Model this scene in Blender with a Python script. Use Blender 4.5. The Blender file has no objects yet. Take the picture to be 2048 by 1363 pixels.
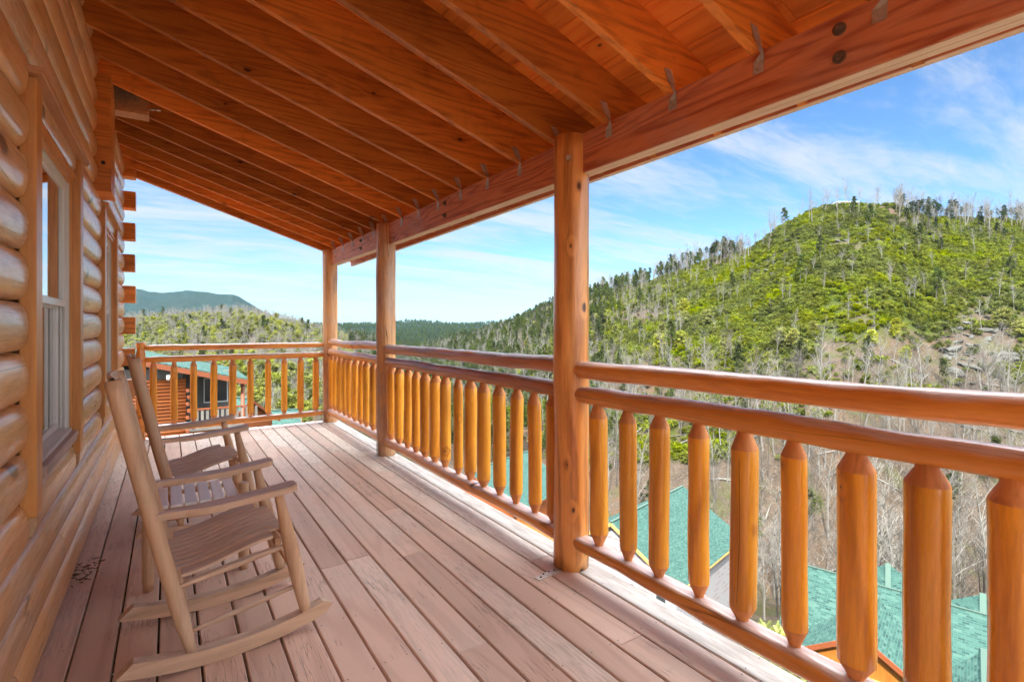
SKYW=1.45; SKYH=17; EXPO=2.02; TREE_F=1.0; HAZE=0.000022
import bpy, bmesh, math, random
import numpy as np
from mathutils import Vector, Matrix, noise as mnoise
R = math.radians
random.seed(7)
rng = np.random.default_rng(11)
scene = bpy.context.scene
COL = scene.collection
CAMZ = 1.34; F = 1030.0; TH = R(33.7); ST, CT = math.sin(TH), math.cos(TH)
HZ = 650.0

# ---------------------------------------------------------------- helpers
def at(u, v, d):
    """world point seen at photo pixel (u,v) at camera depth d"""
    r = (u - 1024.0) / F * d
    return (r * CT + d * ST, -r * ST + d * CT, CAMZ - (v - HZ) / F * d)
def atz(u, v, z):
    return at(u, v, (CAMZ - z) * F / (v - HZ))

def tag(o, label=None, cat=None, group=None, kind=None):
    if label: o['label'] = label
    if cat: o['category'] = cat
    if group: o['group'] = group
    if kind: o['kind'] = kind
    return o

def empty(name, loc=(0, 0, 0), rz=0.0, parent=None):
    o = bpy.data.objects.new(name, None); COL.objects.link(o)
    o.location = loc; o.rotation_euler = (0, 0, rz); o.empty_display_size = 0.1
    if parent: o.parent = parent
    return o

class MB:
    def __init__(s):
        s.v = []; s.f = []; s.r = []; s.m = []; s.sm = []
    def face(s, idx, r=0.5, m=0, sm=False):
        s.f.append(tuple(idx)); s.r.append(r); s.m.append(m); s.sm.append(sm)
    def box(s, x0, x1, y0, y1, z0, z1, r=None, m=0, mat=None):
        if r is None: r = random.random()
        b = len(s.v)
        ps = [(x0,y0,z0),(x1,y0,z0),(x1,y1,z0),(x0,y1,z0),(x0,y0,z1),(x1,y0,z1),(x1,y1,z1),(x0,y1,z1)]
        if mat is not None: ps = [tuple(mat @ Vector(p)) for p in ps]
        s.v += ps
        for q in ((0,3,2,1),(4,5,6,7),(0,1,5,4),(1,2,6,5),(2,3,7,6),(3,0,4,7)):
            s.face([b+i for i in q], r, m)
    def bbox(s, x0, x1, y0, y1, z0, z1, bev=0.003, r=None, m=0, mat=None):
        """box with chamfered edges"""
        if r is None: r = random.random()
        bm = bmesh.new(); bmesh.ops.create_cube(bm, size=1.0)
        for v in bm.verts:
            v.co = Vector(((x0+x1)/2 + v.co.x*(x1-x0), (y0+y1)/2 + v.co.y*(y1-y0), (z0+z1)/2 + v.co.z*(z1-z0)))
        bmesh.ops.bevel(bm, geom=bm.edges[:], offset=bev, segments=1, affect='EDGES', clamp_overlap=True)
        s.addbm(bm, r, m, mat); bm.free()
    def addbm(s, bm, r=0.5, m=0, mat=None, sm=False):
        b = len(s.v); bm.verts.index_update()
        for v in bm.verts:
            s.v.append(tuple(mat @ v.co) if mat is not None else tuple(v.co))
        for f in bm.faces: s.face([b+v.index for v in f.verts], r, m, sm)
    def prism(s, poly, axis, a0, a1, r=None, m=0):
        """polygon in the plane perpendicular to axis, extruded a0..a1. poly CCW any"""
        if r is None: r = random.random()
        def mk(p, a):
            if axis == 'y': return (p[0], a, p[1])
            if axis == 'x': return (a, p[0], p[1])
            return (p[0], p[1], a)
        b = len(s.v); n = len(poly)
        s.v += [mk(p, a0) for p in poly] + [mk(p, a1) for p in poly]
        s.face([b+i for i in range(n)], r, m); s.face([b+n+i for i in reversed(range(n))], r, m)
        for i in range(n):
            j = (i+1) % n
            s.face([b+i, b+n+i, b+n+j, b+j], r, m)
    def tube(s, pts, rad, n=10, r=None, m=0, sm=True, cap=True, wob=0.0, flat=None, sx=1.0):
        """tube along points; rad scalar/list; wob = radial irregularity; flat=(axis_z_cut)"""
        if r is None: r = random.random()
        pts = [Vector(p) for p in pts]; k = len(pts)
        if not hasattr(rad, '__len__'): rad = [rad]*k
        t0 = (pts[-1]-pts[0]).normalized()
        up = Vector((0,0,1)) if abs(t0.z) < 0.9 else Vector((1,0,0))
        rings = []; sd = random.random()*50
        for i, p in enumerate(pts):
            t = (pts[min(i+1,k-1)] - pts[max(i-1,0)]).normalized()
            a = t.cross(up).normalized(); c = a.cross(t).normalized()
            ring = []
            for j in range(n):
                an = 2*math.pi*j/n
                rr = rad[i]
                if wob: rr *= 1 + wob*(mnoise.noise(Vector((math.cos(an)*1.3, math.sin(an)*1.3, sd+i*0.45)))*1.6)
                q = p + a*(math.cos(an)*rr*sx) + c*(math.sin(an)*rr)
                ring.append(len(s.v)); s.v.append(tuple(q))
            rings.append(ring)
        for i in range(k-1):
            for j in range(n):
                jj = (j+1) % n
                s.face([rings[i][j], rings[i][jj], rings[i+1][jj], rings[i+1][j]], r, m, sm)
        if cap:
            s.face(list(reversed(rings[0])), r, m); s.face(rings[-1], r, m)
    def grid(s, P, m=0, r=0.5, sm=True):
        """P = 2d list of points"""
        b = len(s.v); h = len(P); w = len(P[0])
        for row in P: s.v += [tuple(p) for p in row]
        for i in range(h-1):
            for j in range(w-1):
                s.face([b+i*w+j, b+i*w+j+1, b+(i+1)*w+j+1, b+(i+1)*w+j], r, m, sm)
    def poly(s, pts, r=None, m=0):
        if r is None: r = random.random()
        b = len(s.v); s.v += [tuple(p) for p in pts]; s.face(range(b, b+len(pts)), r, m)
    def build(s, name, mats, parent=None, loc=None):
        me = bpy.data.meshes.new(name); me.from_pydata(s.v, [], s.f)
        at_ = me.attributes.new('rnd', 'FLOAT', 'FACE'); at_.data.foreach_set('value', s.r)
        me.polygons.foreach_set('material_index', s.m)
        me.polygons.foreach_set('use_smooth', s.sm)
        if not isinstance(mats, (list, tuple)): mats = [mats]
        for q in mats: me.materials.append(q)
        me.update(); me.validate()
        o = bpy.data.objects.new(name, me); COL.objects.link(o)
        if parent: o.parent = parent
        if loc is not None: o.location = loc
        return o

def copy_tree(o, parent=None):
    c = o.copy(); COL.objects.link(c); c.parent = parent
    for ch in o.children: copy_tree(ch, c)
    return c

# ---------------------------------------------------------------- materials
class NT:
    def __init__(s, name):
        s.mat = bpy.data.materials.new(name); s.mat.use_nodes = True
        s.t = s.mat.node_tree; s.t.nodes.clear()
        s.out = s.t.nodes.new('ShaderNodeOutputMaterial')
    def n(s, ty, ins=None, **kw):
        nd = s.t.nodes.new(ty)
        for k, v in kw.items(): setattr(nd, k, v)
        if ins:
            for k, v in ins.items():
                if hasattr(v, 'is_linked') or isinstance(v, bpy.types.NodeSocket): s.t.links.new(v, nd.inputs[k])
                else: nd.inputs[k].default_value = v
        return nd
    def math(s, op, a, b=None, c=None, clamp=False):
        nd = s.t.nodes.new('ShaderNodeMath'); nd.operation = op; nd.use_clamp = clamp
        for i, v in enumerate((a, b, c)):
            if v is None: continue
            if isinstance(v, bpy.types.NodeSocket): s.t.links.new(v, nd.inputs[i])
            else: nd.inputs[i].default_value = v
        return nd.outputs[0]
    def vmath(s, op, a, b):
        nd = s.t.nodes.new('ShaderNodeVectorMath'); nd.operation = op
        for i, v in enumerate((a, b)):
            if isinstance(v, bpy.types.NodeSocket): s.t.links.new(v, nd.inputs[i])
            else: nd.inputs[i].default_value = v
        return nd.outputs[0]
    def mix(s, f, a, b, mode='MIX'):
        nd = s.t.nodes.new('ShaderNodeMix'); nd.data_type = 'RGBA'; nd.blend_type = mode
        for key, v in ((0, f), (6, a), (7, b)):
            if isinstance(v, bpy.types.NodeSocket): s.t.links.new(v, nd.inputs[key])
            elif key == 0: nd.inputs[0].default_value = v
            else: nd.inputs[key].default_value = (*v, 1) if len(v) == 3 else v
        return nd.outputs[2]
    def ramp(s, f, stops, interp='LINEAR'):
        nd = s.t.nodes.new('ShaderNodeValToRGB'); s.t.links.new(f, nd.inputs[0])
        e = nd.color_ramp.elements; nd.color_ramp.interpolation = interp
        while len(e) < len(stops): e.new(0.5)
        for i, (p, c) in enumerate(stops):
            e[i].position = p
            if not hasattr(c, '__len__'): c = (c, c, c)
            e[i].color = (*c, 1)
        return nd.outputs[0]
    def noise(s, vec, scale, detail=3, rough=0.5, dist=0.0):
        nd = s.n('ShaderNodeTexNoise', {'Vector': vec, 'Scale': scale, 'Detail': detail, 'Roughness': rough, 'Distortion': dist})
        return nd.outputs[0]
    def smooth(s, x, a, b):
        nd = s.n('ShaderNodeMapRange', {0: x, 1: a, 2: b, 3: 0.0, 4: 1.0}, interpolation_type='SMOOTHSTEP')
        return nd.outputs[0]
    def principled(s, color, rough=0.5, spec=0.5, bump=None, bstr=0.3, bdist=0.01, **kw):
        ins = {}
        p = s.t.nodes.new('ShaderNodeBsdfPrincipled')
        for key, v in (('Base Color', color), ('Roughness', rough), ('Specular IOR Level', spec), *kw.items()):
            if isinstance(v, bpy.types.NodeSocket): s.t.links.new(v, p.inputs[key])
            elif hasattr(v, '__len__') and len(v) == 3: p.inputs[key].default_value = (*v, 1)
            else: p.inputs[key].default_value = v
        if bump is not None:
            b = s.n('ShaderNodeBump', {'Height': bump, 'Strength': bstr, 'Distance': bdist})
            s.t.links.new(b.outputs[0], p.inputs['Normal'])
        s.t.links.new(p.outputs[0], s.out.inputs[0])
        return s.mat

def wood(name, light, dark, axis='y', knot=(0.05, 0.015, 0.006), knots=0.5, rough=0.45, band=7.0, grain=0.35,
         weather=None, wamt=0.0, wface='none', tone=0.25, coat=0.0, fine=1.0, spec=0.4, bstr=0.25, checks=0.0, grime=0.0, knotscale=2.2, kdrop=None, hump=0.0):
    """procedural timber, grain along a local axis"""
    t = NT(name)
    tc = t.n('ShaderNodeTexCoord'); oi = t.n('ShaderNodeObjectInfo'); at_ = t.n('ShaderNodeAttribute', attribute_name='rnd')
    rnd = t.math('ADD', t.math('MULTIPLY', oi.outputs['Random'], 37.0), t.math('MULTIPLY', at_.outputs['Fac'], 91.0))
    off = t.n('ShaderNodeCombineXYZ', {0: rnd, 1: t.math('MULTIPLY', rnd, 1.7), 2: t.math('MULTIPLY', rnd, 0.6)}).outputs[0]
    P0 = tc.outputs['Object']
    P = t.vmath('ADD', P0, off)
    st = {'x': (0.09, 1, 1), 'y': (1, 0.09, 1), 'z': (1, 1, 0.09)}[axis]
    st2 = {'x': (0.5, 1, 1), 'y': (1, 0.5, 1), 'z': (1, 1, 0.5)}[axis]
    Ps = t.vmath('MULTIPLY', P, st); Pk = t.vmath('MULTIPLY', P, st2)
    Pk2 = None
    if kdrop:
        s0 = t.n('ShaderNodeSeparateXYZ', {0: P0}); q = [0.55 if axis == a else 1.0 for a in 'xyz']
        c3 = [t.math('MULTIPLY', s0.outputs[i], q[i]) for i in range(3)]
        if kdrop == 'cyl': a_, b_ = t.math('MULTIPLY', t.math('ARCTAN2', s0.outputs[1], s0.outputs[0]), 0.10), c3[2]
        else: a_, b_ = {'x': (c3[1], c3[2]), 'y': (c3[0], c3[2]), 'z': (c3[0], c3[1])}[kdrop]
        Pk2 = t.n('ShaderNodeCombineXYZ', {0: t.math('ADD', a_, rnd), 1: t.math('ADD', b_, t.math('MULTIPLY', rnd, 1.3)), 2: 0.0}).outputs[0]
    # knots: voronoi cells
    vo = t.n('ShaderNodeTexVoronoi', {'Vector': Pk2 or Pk, 'Scale': knotscale, 'Randomness': 1.0}, voronoi_dimensions='2D' if Pk2 else '3D')
    kd = vo.outputs['Distance']; ksel = t.n('ShaderNodeSeparateColor', {0: vo.outputs['Color']}).outputs[0]
    ksz = t.math('MULTIPLY', t.math('SUBTRACT', ksel, 1.0 - knots, clamp=True), 0.10)
    kn = t.math('SUBTRACT', 1.0, t.smooth(t.math('SUBTRACT', kd, ksz), 0.0, 0.035))
    kn = t.math('MULTIPLY', kn, t.math('GREATER_THAN', ksel, 1.0 - knots))
    halo = t.math('MULTIPLY', t.math('SUBTRACT', 1.0, t.smooth(kd, 0.02, 0.22)), t.math('GREATER_THAN', ksel, 1.0 - knots))
    # growth bands
    nb = t.noise(Ps, 5.0, 2, 0.45, 0.2)
    ph = t.math('ADD', t.math('MULTIPLY', nb, band*2), t.math('MULTIPLY', halo, 1.3))
    bands = t.math('PINGPONG', ph, 1.0)
    bands = t.smooth(bands, 0.25, 1.0)
    fg = t.noise(Ps, 90.0*fine, 3, 0.6)
    big = t.noise(t.vmath('MULTIPLY', P, st2), 1.6, 2, 0.5)
    fg2 = t.noise(t.vmath('MULTIPLY', P, {'x': (0.04, 1, 1), 'y': (1, 0.04, 1), 'z': (1, 1, 0.04)}[axis]), 38.0*fine, 2, 0.6)
    fgs = t.math('MULTIPLY', t.math('ADD', t.smooth(fg, 0.33, 0.67), t.smooth(fg2, 0.36, 0.64)), 0.5)
    f = t.math('ADD', t.math('MULTIPLY', bands, grain), t.math('MULTIPLY', t.math('SUBTRACT', fgs, 0.45), 0.55), clamp=True)
    f = t.math('ADD', f, t.math('MULTIPLY', halo, 0.25), clamp=True)
    col = t.mix(f, light, dark)
    tn = t.math('ADD', t.math('MULTIPLY', at_.outputs['Fac'], 0.6), t.math('MULTIPLY', big, 0.8))
    tn = t.math('ADD', t.math('MULTIPLY', t.math('SUBTRACT', tn, 0.7), tone*1.5), 1.0)
    hs = t.n('ShaderNodeHueSaturation', {'Color': col, 'Value': tn}); col = hs.outputs[0]
    if weather:
        wn = t.noise(t.vmath('MULTIPLY', P, st2), 3.5, 4, 0.62)
        if wface == 'up':
            g = t.n('ShaderNodeNewGeometry'); nz = t.n('ShaderNodeSeparateXYZ', {0: g.outputs['Normal']}).outputs[2]
            w = t.math('MULTIPLY', t.smooth(t.math('ADD', nz, t.math('MULTIPLY', t.math('SUBTRACT', wn, 0.5), 1.4)), 0.35, 0.8), wamt)
        else:
            w = t.math('MULTIPLY', t.smooth(wn, 0.42, 0.66), wamt)
        wf = t.mix(t.smooth(fg, 0.35, 0.7), weather, tuple(c*0.62 for c in weather))
        col = t.mix(w, col, wf)
    if grime:
        gn = t.noise(P, 7.0, 5, 0.7)
        col = t.mix(t.math('MULTIPLY', t.smooth(gn, 0.52, 0.75), grime), col, tuple(c*0.35 for c in dark))
    col = t.mix(t.math('MULTIPLY', kn, 0.9), col, knot)
    h = t.math('SUBTRACT', t.math('MULTIPLY', fg, 0.6), t.math('MULTIPLY', kn, 0.4))
    if checks:
        cn = t.noise(t.vmath('MULTIPLY', P, {'x': (0.03,1,1),'y': (1,0.03,1),'z': (1,1,0.03)}[axis]), 14.0, 1, 0.4)
        cr = t.math('SUBTRACT', 1.0, t.smooth(t.math('ABSOLUTE', t.math('SUBTRACT', cn, 0.5)), 0.0, 0.012))
        cm = t.smooth(t.noise(P, 1.3, 1, 0.5), 0.5, 0.6)
        cr = t.math('MULTIPLY', t.math('MULTIPLY', cr, cm), checks)
        col = t.mix(cr, col, tuple(c*0.2 for c in dark)); h = t.math('SUBTRACT', h, t.math('MULTIPLY', cr, 0.8))
    if hump:
        h = t.math('ADD', h, t.math('MULTIPLY', t.noise(t.vmath('MULTIPLY', P, st2), 14.0, 2, 0.5), hump))
    rg = t.math('ADD', rough, t.math('MULTIPLY', t.math('SUBTRACT', fg, 0.5), 0.25), clamp=True)
    return t.principled(col, rg, spec, bump=h, bstr=bstr, bdist=0.004, **({'Coat Weight': coat, 'Coat Roughness': 0.16} if coat else {}))

M = {}
M['wall_log'] = wood('weathered_pine_log', (0.78, 0.42, 0.165), (0.46, 0.20, 0.07), 'y', knots=0.3, knot=(0.16, 0.07, 0.03), rough=0.42, band=6, grain=0.34,
                     weather=(0.72, 0.58, 0.45), wamt=0.4, tone=0.25, coat=0.35, checks=0.5, knotscale=1.6, kdrop='x', hump=1.0)
M['casing'] = wood('window_trim_cedar', (0.66, 0.29, 0.075), (0.46, 0.16, 0.04), 'z', knots=0.25, rough=0.4, grain=0.35, tone=0.2)
M['casing_y'] = wood('window_trim_cedar_level', (0.60, 0.30, 0.13), (0.42, 0.19, 0.08), 'y', knots=0.2, rough=0.45, grain=0.35, tone=0.2)
M['sill'] = wood('window_sill_pine', (0.56, 0.40, 0.31), (0.36, 0.22, 0.15), 'y', knots=0.2, rough=0.5, grain=0.3, tone=0.15)
M['rafter'] = wood('rafter_stained_pine', (0.76, 0.26, 0.040), (0.34, 0.082, 0.012), 'x', knots=0.3, knot=(0.035, 0.010, 0.004), rough=0.42, band=13, grain=0.42, tone=0.7, grime=0.3, knotscale=3.4, kdrop='y')
M['soffit'] = wood('ceiling_plank_stained', (0.92, 0.31, 0.05), (0.62, 0.15, 0.022), 'y', knots=0.30, knot=(0.035, 0.010, 0.004), rough=0.42, band=7, grain=0.5, tone=0.5, knotscale=4.2, kdrop='z')
M['beam'] = wood('beam_red_fir', (0.80, 0.30, 0.13), (0.48, 0.11, 0.045), 'y', knots=0.12, rough=0.5, band=16, grain=0.75, tone=0.15, weather=(0.60, 0.40, 0.34), wamt=0.35, kdrop='x')
M['post'] = wood('post_honey_log', (0.78, 0.34, 0.088), (0.36, 0.110, 0.026), 'z', knots=0.6, knot=(0.05, 0.018, 0.01), rough=0.33, band=5, grain=0.62, tone=0.45, coat=0.45, checks=0.9, knotscale=5.0, kdrop='cyl', hump=2.5)
M['post_w'] = wood('post_weathered_log', (0.74, 0.38, 0.15), (0.40, 0.15, 0.05), 'z', knots=0.45, rough=0.4, band=5, grain=0.45, tone=0.35, coat=0.2, weather=(0.52, 0.37, 0.30), wamt=0.55, checks=0.9, kdrop='cyl', hump=2.5)
M['baluster'] = wood('baluster_honey_pine', (0.90, 0.39, 0.032), (0.48, 0.145, 0.011), 'z', knots=0.35, knot=(0.14, 0.045, 0.012), rough=0.3, band=6, grain=0.5, tone=0.3, coat=0.35, spec=0.5, knotscale=7, kdrop='x', hump=4.0)
M['baluster_end'] = wood('baluster_cut_cone', (0.70, 0.285, 0.085), (0.44, 0.15, 0.045), 'z', knots=0.1, rough=0.6, band=12, grain=0.45, tone=0.2, bstr=0.6)
for ax in 'xy':
    M['rail_'+ax] = wood('rail_log_'+ax, (0.84, 0.34, 0.062), (0.48, 0.13, 0.022), ax, knots=0.35, knot=(0.08, 0.025, 0.01), rough=0.32, band=5, grain=0.45, tone=0.3, coat=0.4,
                     weather=(0.66, 0.58, 0.58), wamt=0.75, wface='up', checks=0.6, knotscale=4.2, kdrop='x' if ax == 'y' else 'y', hump=4.0)
M['rail_old'] = wood('rail_log_weathered', (0.62, 0.24, 0.09), (0.34, 0.11, 0.04), 'y', knots=0.45, rough=0.4, band=5, grain=0.5, tone=0.35, coat=0.2,
                     weather=(0.50, 0.45, 0.46), wamt=0.95, wface='up', checks=0.9, kdrop='x', hump=6.0)
M['chair'] = wood('chair_worn_maple', (0.68, 0.435, 0.25), (0.44, 0.25, 0.13), 'z', knots=0.08, rough=0.45, band=5, grain=0.45, tone=0.3, weather=(0.66, 0.54, 0.42), wamt=0.3, grime=0.1)
M['chair_x'] = wood('chair_worn_maple_flat', (0.72, 0.49, 0.32), (0.46, 0.29, 0.18), 'x', knots=0.08, rough=0.5, band=6, grain=0.5, tone=0.4, weather=(0.72, 0.62, 0.52), wamt=0.6, wface='up', grime=0.12)
M['chair_y'] = wood('chair_worn_maple_cross', (0.72, 0.45, 0.25), (0.50, 0.28, 0.14), 'y', knots=0.08, rough=0.5, band=6, grain=0.35, tone=0.3)
M['pale_edge'] = wood('pale_underside', (0.86, 0.66, 0.46), (0.70, 0.46, 0.28), 'y', knots=0.1, rough=0.6, grain=0.3, tone=0.1)  # paler wood tone for the undersides of beam and fascia
M['chair_seat'] = wood('chair_seat_slat', (0.66, 0.46, 0.31), (0.50, 0.32, 0.20), 'x', knots=0.05, rough=0.5, band=3, grain=0.15, fine=0.5, tone=0.5, weather=(0.66, 0.56, 0.46), wamt=0.4, wface='up')
M['table_slat'] = wood('table_slat_glare', (0.90, 0.87, 0.82), (0.74, 0.68, 0.60), 'y', knots=0.15, rough=0.35, band=5, grain=0.3, tone=0.2)  # near-white: glare on the tabletop is put into the slat colour

def deck_material():
    t = NT('deck_board_faded_stain')
    tc = t.n('ShaderNodeTexCoord'); at_ = t.n('ShaderNodeAttribute', attribute_name='rnd')
    rn = at_.outputs['Fac']; P0 = tc.outputs['Object']
    off = t.n('ShaderNodeCombineXYZ', {0: t.math('MULTIPLY', rn, 91.0), 1: t.math('MULTIPLY', rn, 53.0), 2: 0.0}).outputs[0]
    P = t.vmath('ADD', P0, off)
    Ps = t.vmath('MULTIPLY', P, (1, 0.07, 1))
    fg = t.noise(Ps, 110.0, 4, 0.65)
    nb = t.noise(Ps, 4.0, 2, 0.4, 0.3)
    bands = t.smooth(t.math('PINGPONG', t.math('MULTIPLY', nb, 16.0), 1.0), 0.45, 1.0)
    col = t.mix(t.math('MULTIPLY', bands, 0.45), (0.76, 0.55, 0.44), (0.56, 0.37, 0.28))
    sx = t.n('ShaderNodeSeparateXYZ', {0: P0})
    # faded to grey patches, more towards the weather side and the wall
    big = t.noise(t.vmath('MULTIPLY', P0, (1, 0.5, 1)), 1.7, 4, 0.6)
    edge = t.math('MULTIPLY', t.smooth(sx.outputs[0], 0.9, 2.0), 0.55)
    wall = t.math('MULTIPLY', t.math('SUBTRACT', 1.0, t.smooth(sx.outputs[0], -0.4, 0.15)), 0.35)
    far = t.math('MULTIPLY', t.smooth(sx.outputs[1], 2.5, 6.5), 0.4)
    w = t.math('ADD', t.math('ADD', t.math('ADD', t.math('MULTIPLY', t.math('SUBTRACT', big, 0.5), 1.9), edge), t.math('ADD', wall, far)), t.math('MULTIPLY', t.math('SUBTRACT', rn, 0.5), 0.8))
    w = t.smooth(t.math('ADD', w, t.math('MULTIPLY', t.math('SUBTRACT', fg, 0.5), 0.8)), -0.1, 0.85)
    grey = t.mix(t.smooth(fg, 0.35, 0.68), (0.74, 0.69, 0.62), (0.47, 0.42, 0.36))
    col = t.mix(t.math('MULTIPLY', w, 0.85), col, grey)
    out = t.math('GREATER_THAN', sx.outputs[0], 1.86)
    pale = t.mix(t.smooth(t.noise(t.vmath('MULTIPLY', P, (1, 0.12, 1)), 22, 4, 0.7), 0.4, 0.62), (0.40, 0.365, 0.33), (0.25, 0.22, 0.19))
    col = t.mix(t.math('MULTIPLY', out, 0.85), col, pale)
    v = t.math('ADD', 0.80, t.math('MULTIPLY', rn, 0.36))
    col = t.n('ShaderNodeHueSaturation', {'Color': col, 'Value': v}).outputs[0]
    # thin dark checks along the grain
    ck = t.noise(t.vmath('MULTIPLY', P, (1, 0.05, 1)), 55.0, 2, 0.5)
    cm = t.smooth(t.noise(P, 2.3, 3, 0.6), 0.5, 0.62)
    c = t.math('MULTIPLY', t.math('SUBTRACT', 1.0, t.smooth(t.math('ABSOLUTE', t.math('SUBTRACT', ck, 0.5)), 0.0, 0.03)), cm)
    col = t.mix(t.math('MULTIPLY', c, 0.5), col, (0.16, 0.10, 0.08))
    # knots
    vo = t.n('ShaderNodeTexVoronoi', {'Vector': t.vmath('MULTIPLY', P, (1, 0.4, 1)), 'Scale': 3.2, 'Randomness': 1.0})
    ks = t.n('ShaderNodeSeparateColor', {0: vo.outputs['Color']}).outputs[0]
    kn = t.math('MULTIPLY', t.math('SUBTRACT', 1.0, t.smooth(vo.outputs['Distance'], 0.015, 0.055)), t.math('GREATER_THAN', ks, 0.62))
    col = t.mix(t.math('MULTIPLY', kn, 0.75), col, (0.17, 0.085, 0.05))
    # scuffs and dirt
    sc = t.noise(P0, 34.0, 4, 0.75)
    col = t.mix(t.math('MULTIPLY', t.smooth(sc, 0.66, 0.74), 0.45), col, (0.2, 0.14, 0.12))
    h = t.math('SUBTRACT', t.math('MULTIPLY', fg, 0.7), t.math('MULTIPLY', c, 0.8))
    return t.principled(col, t.math('ADD', 0.42, t.math('MULTIPLY', fg, 0.22)), 0.4, bump=h, bstr=0.35, bdist=0.003)
M['deck'] = deck_material()

def plain(name, c, rough=0.5, spec=0.4, var=0.12, scale=6.0, metal=0.0, bump=0.0, **kw):
    t = NT(name); tc = t.n('ShaderNodeTexCoord')
    nz = t.noise(tc.outputs['Object'], scale, 4, 0.6)
    col = t.mix(nz, tuple(x*(1-var) for x in c), tuple(min(1, x*(1+var)) for x in c))
    return t.principled(col, rough, spec, bump=nz if bump else None, bstr=bump, Metallic=metal, **kw)
M['dark'] = plain('dark_void', (0.03, 0.025, 0.02), 0.9, 0.1)
M['vinyl'] = plain('white_vinyl', (0.74, 0.72, 0.66), 0.35, 0.5, 0.04)
M['curtain'] = plain('pale_curtain', (0.72, 0.71, 0.66), 0.9, 0.1, 0.06)
M['blind'] = plain('grey_blind', (0.40, 0.41, 0.41), 0.8, 0.1, 0.2)
M['galv'] = plain('galvanised_steel', (0.62, 0.60, 0.56), 0.4, 0.5, 0.45, 55.0, metal=0.6)
M['rust'] = plain('rusted_steel', (0.20, 0.13, 0.09), 0.65, 0.4, 0.5, 60.0, metal=0.4)
M['chrome'] = plain('bright_metal', (0.7, 0.7, 0.68), 0.25, 0.5, 0.1, 10, metal=0.9)
M['twig'] = plain('dry_twig', (0.30, 0.23, 0.15), 0.9, 0.2, 0.4, 30)
M['leaf_litter'] = plain('brown_leaf', (0.13, 0.08, 0.045), 0.9, 0.2, 0.5, 30)
M['dropping'] = plain('white_speck', (0.85, 0.84, 0.80), 0.7, 0.2, 0.05)
M['nail'] = plain('black_nail_head', (0.045, 0.035, 0.03), 0.6, 0.3)

def glass_material():
    t = NT('window_glass')
    gl = t.n('ShaderNodeBsdfGlossy', {'Color': (1, 1, 1, 1), 'Roughness': 0.02})
    tr = t.n('ShaderNodeBsdfTransparent', {'Color': (0.86, 0.90, 0.88, 1)})
    fr = t.n('ShaderNodeFresnel', {'IOR': 1.5})
    f = t.math('ADD', t.math('MULTIPLY', fr.outputs[0], 1.6), 0.05, clamp=True)
    mx = t.n('ShaderNodeMixShader', {0: f, 1: tr.outputs[0], 2: gl.outputs[0]})
    t.t.links.new(mx.outputs[0], t.out.inputs[0]); return t.mat
M['glass'] = glass_material()
# ================================================================ the porch
WX = -0.47; APX = -0.41; LP = 0.178          # wall groove plane, log apex, log course
YA, YB, YC = 2.22, 5.18, 7.40; XP = 1.88
Y0 = -2.3; YEND = 7.62
def zb(x): return 2.385 - 0.325*(x - 1.88)     # rafter underside

# deck boards ------------------------------------------------------------
mb = MB(); nails = MB()
for n in range(-2, 15):
    g0 = -0.1815 + 0.1455*n; x0, x1 = g0 + 0.0044, g0 + 0.1455 - 0.0044
    if n == -2: x0, x1 = -0.60, g0 + 0.143
    y = Y0 - random.random()*2
    joints = []
    while y < 7.52:
        L = random.choice([2.4, 3.05, 3.66, 4.27]); y2 = min(y + L, 7.52)
        if y2 > 7.2: y2 = 7.52
        mb.bbox(x0, x1, y + 0.001, y2 - 0.001, -0.038, random.uniform(-0.0015, 0.0015), 0.004)
        joints.append(y2); y = y2
    # nail heads in pairs over the joists
    yj = 0.35
    while yj < 7.5:
        for q in (0.022, 0.118):
            if random.random() < 0.85:
                cx = g0 + q + random.uniform(-.005, .005); cy = yj + random.uniform(-.012, .012); b = len(nails.v); rr = 0.0032
                for k in range(6): nails.v.append((cx + rr*math.cos(k*1.047), cy + rr*math.sin(k*1.047), 0.0022))
                nails.face(range(b, b+6))
        yj += 0.406
deck = mb.build('deck', M['deck']); tag(deck, 'faded reddish brown timber deck boards of the porch', kind='structure')
nails.build('nail_head', M['nail'], deck)
jm = MB()
for k in range(24): jm.box(-0.55, 1.94, Y0 + 0.1 + k*0.406, Y0 + 0.14 + k*0.406, -0.29, -0.040)
jm.box(1.955, 1.99, Y0, 7.45, -0.29, -0.040); jm.box(-0.5, 1.95, 7.455, 7.49, -0.29, -0.040)
jm.build('deck_joist', plain('old_joist', (0.075, 0.05, 0.038), 0.8, 0.2), deck)

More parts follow.
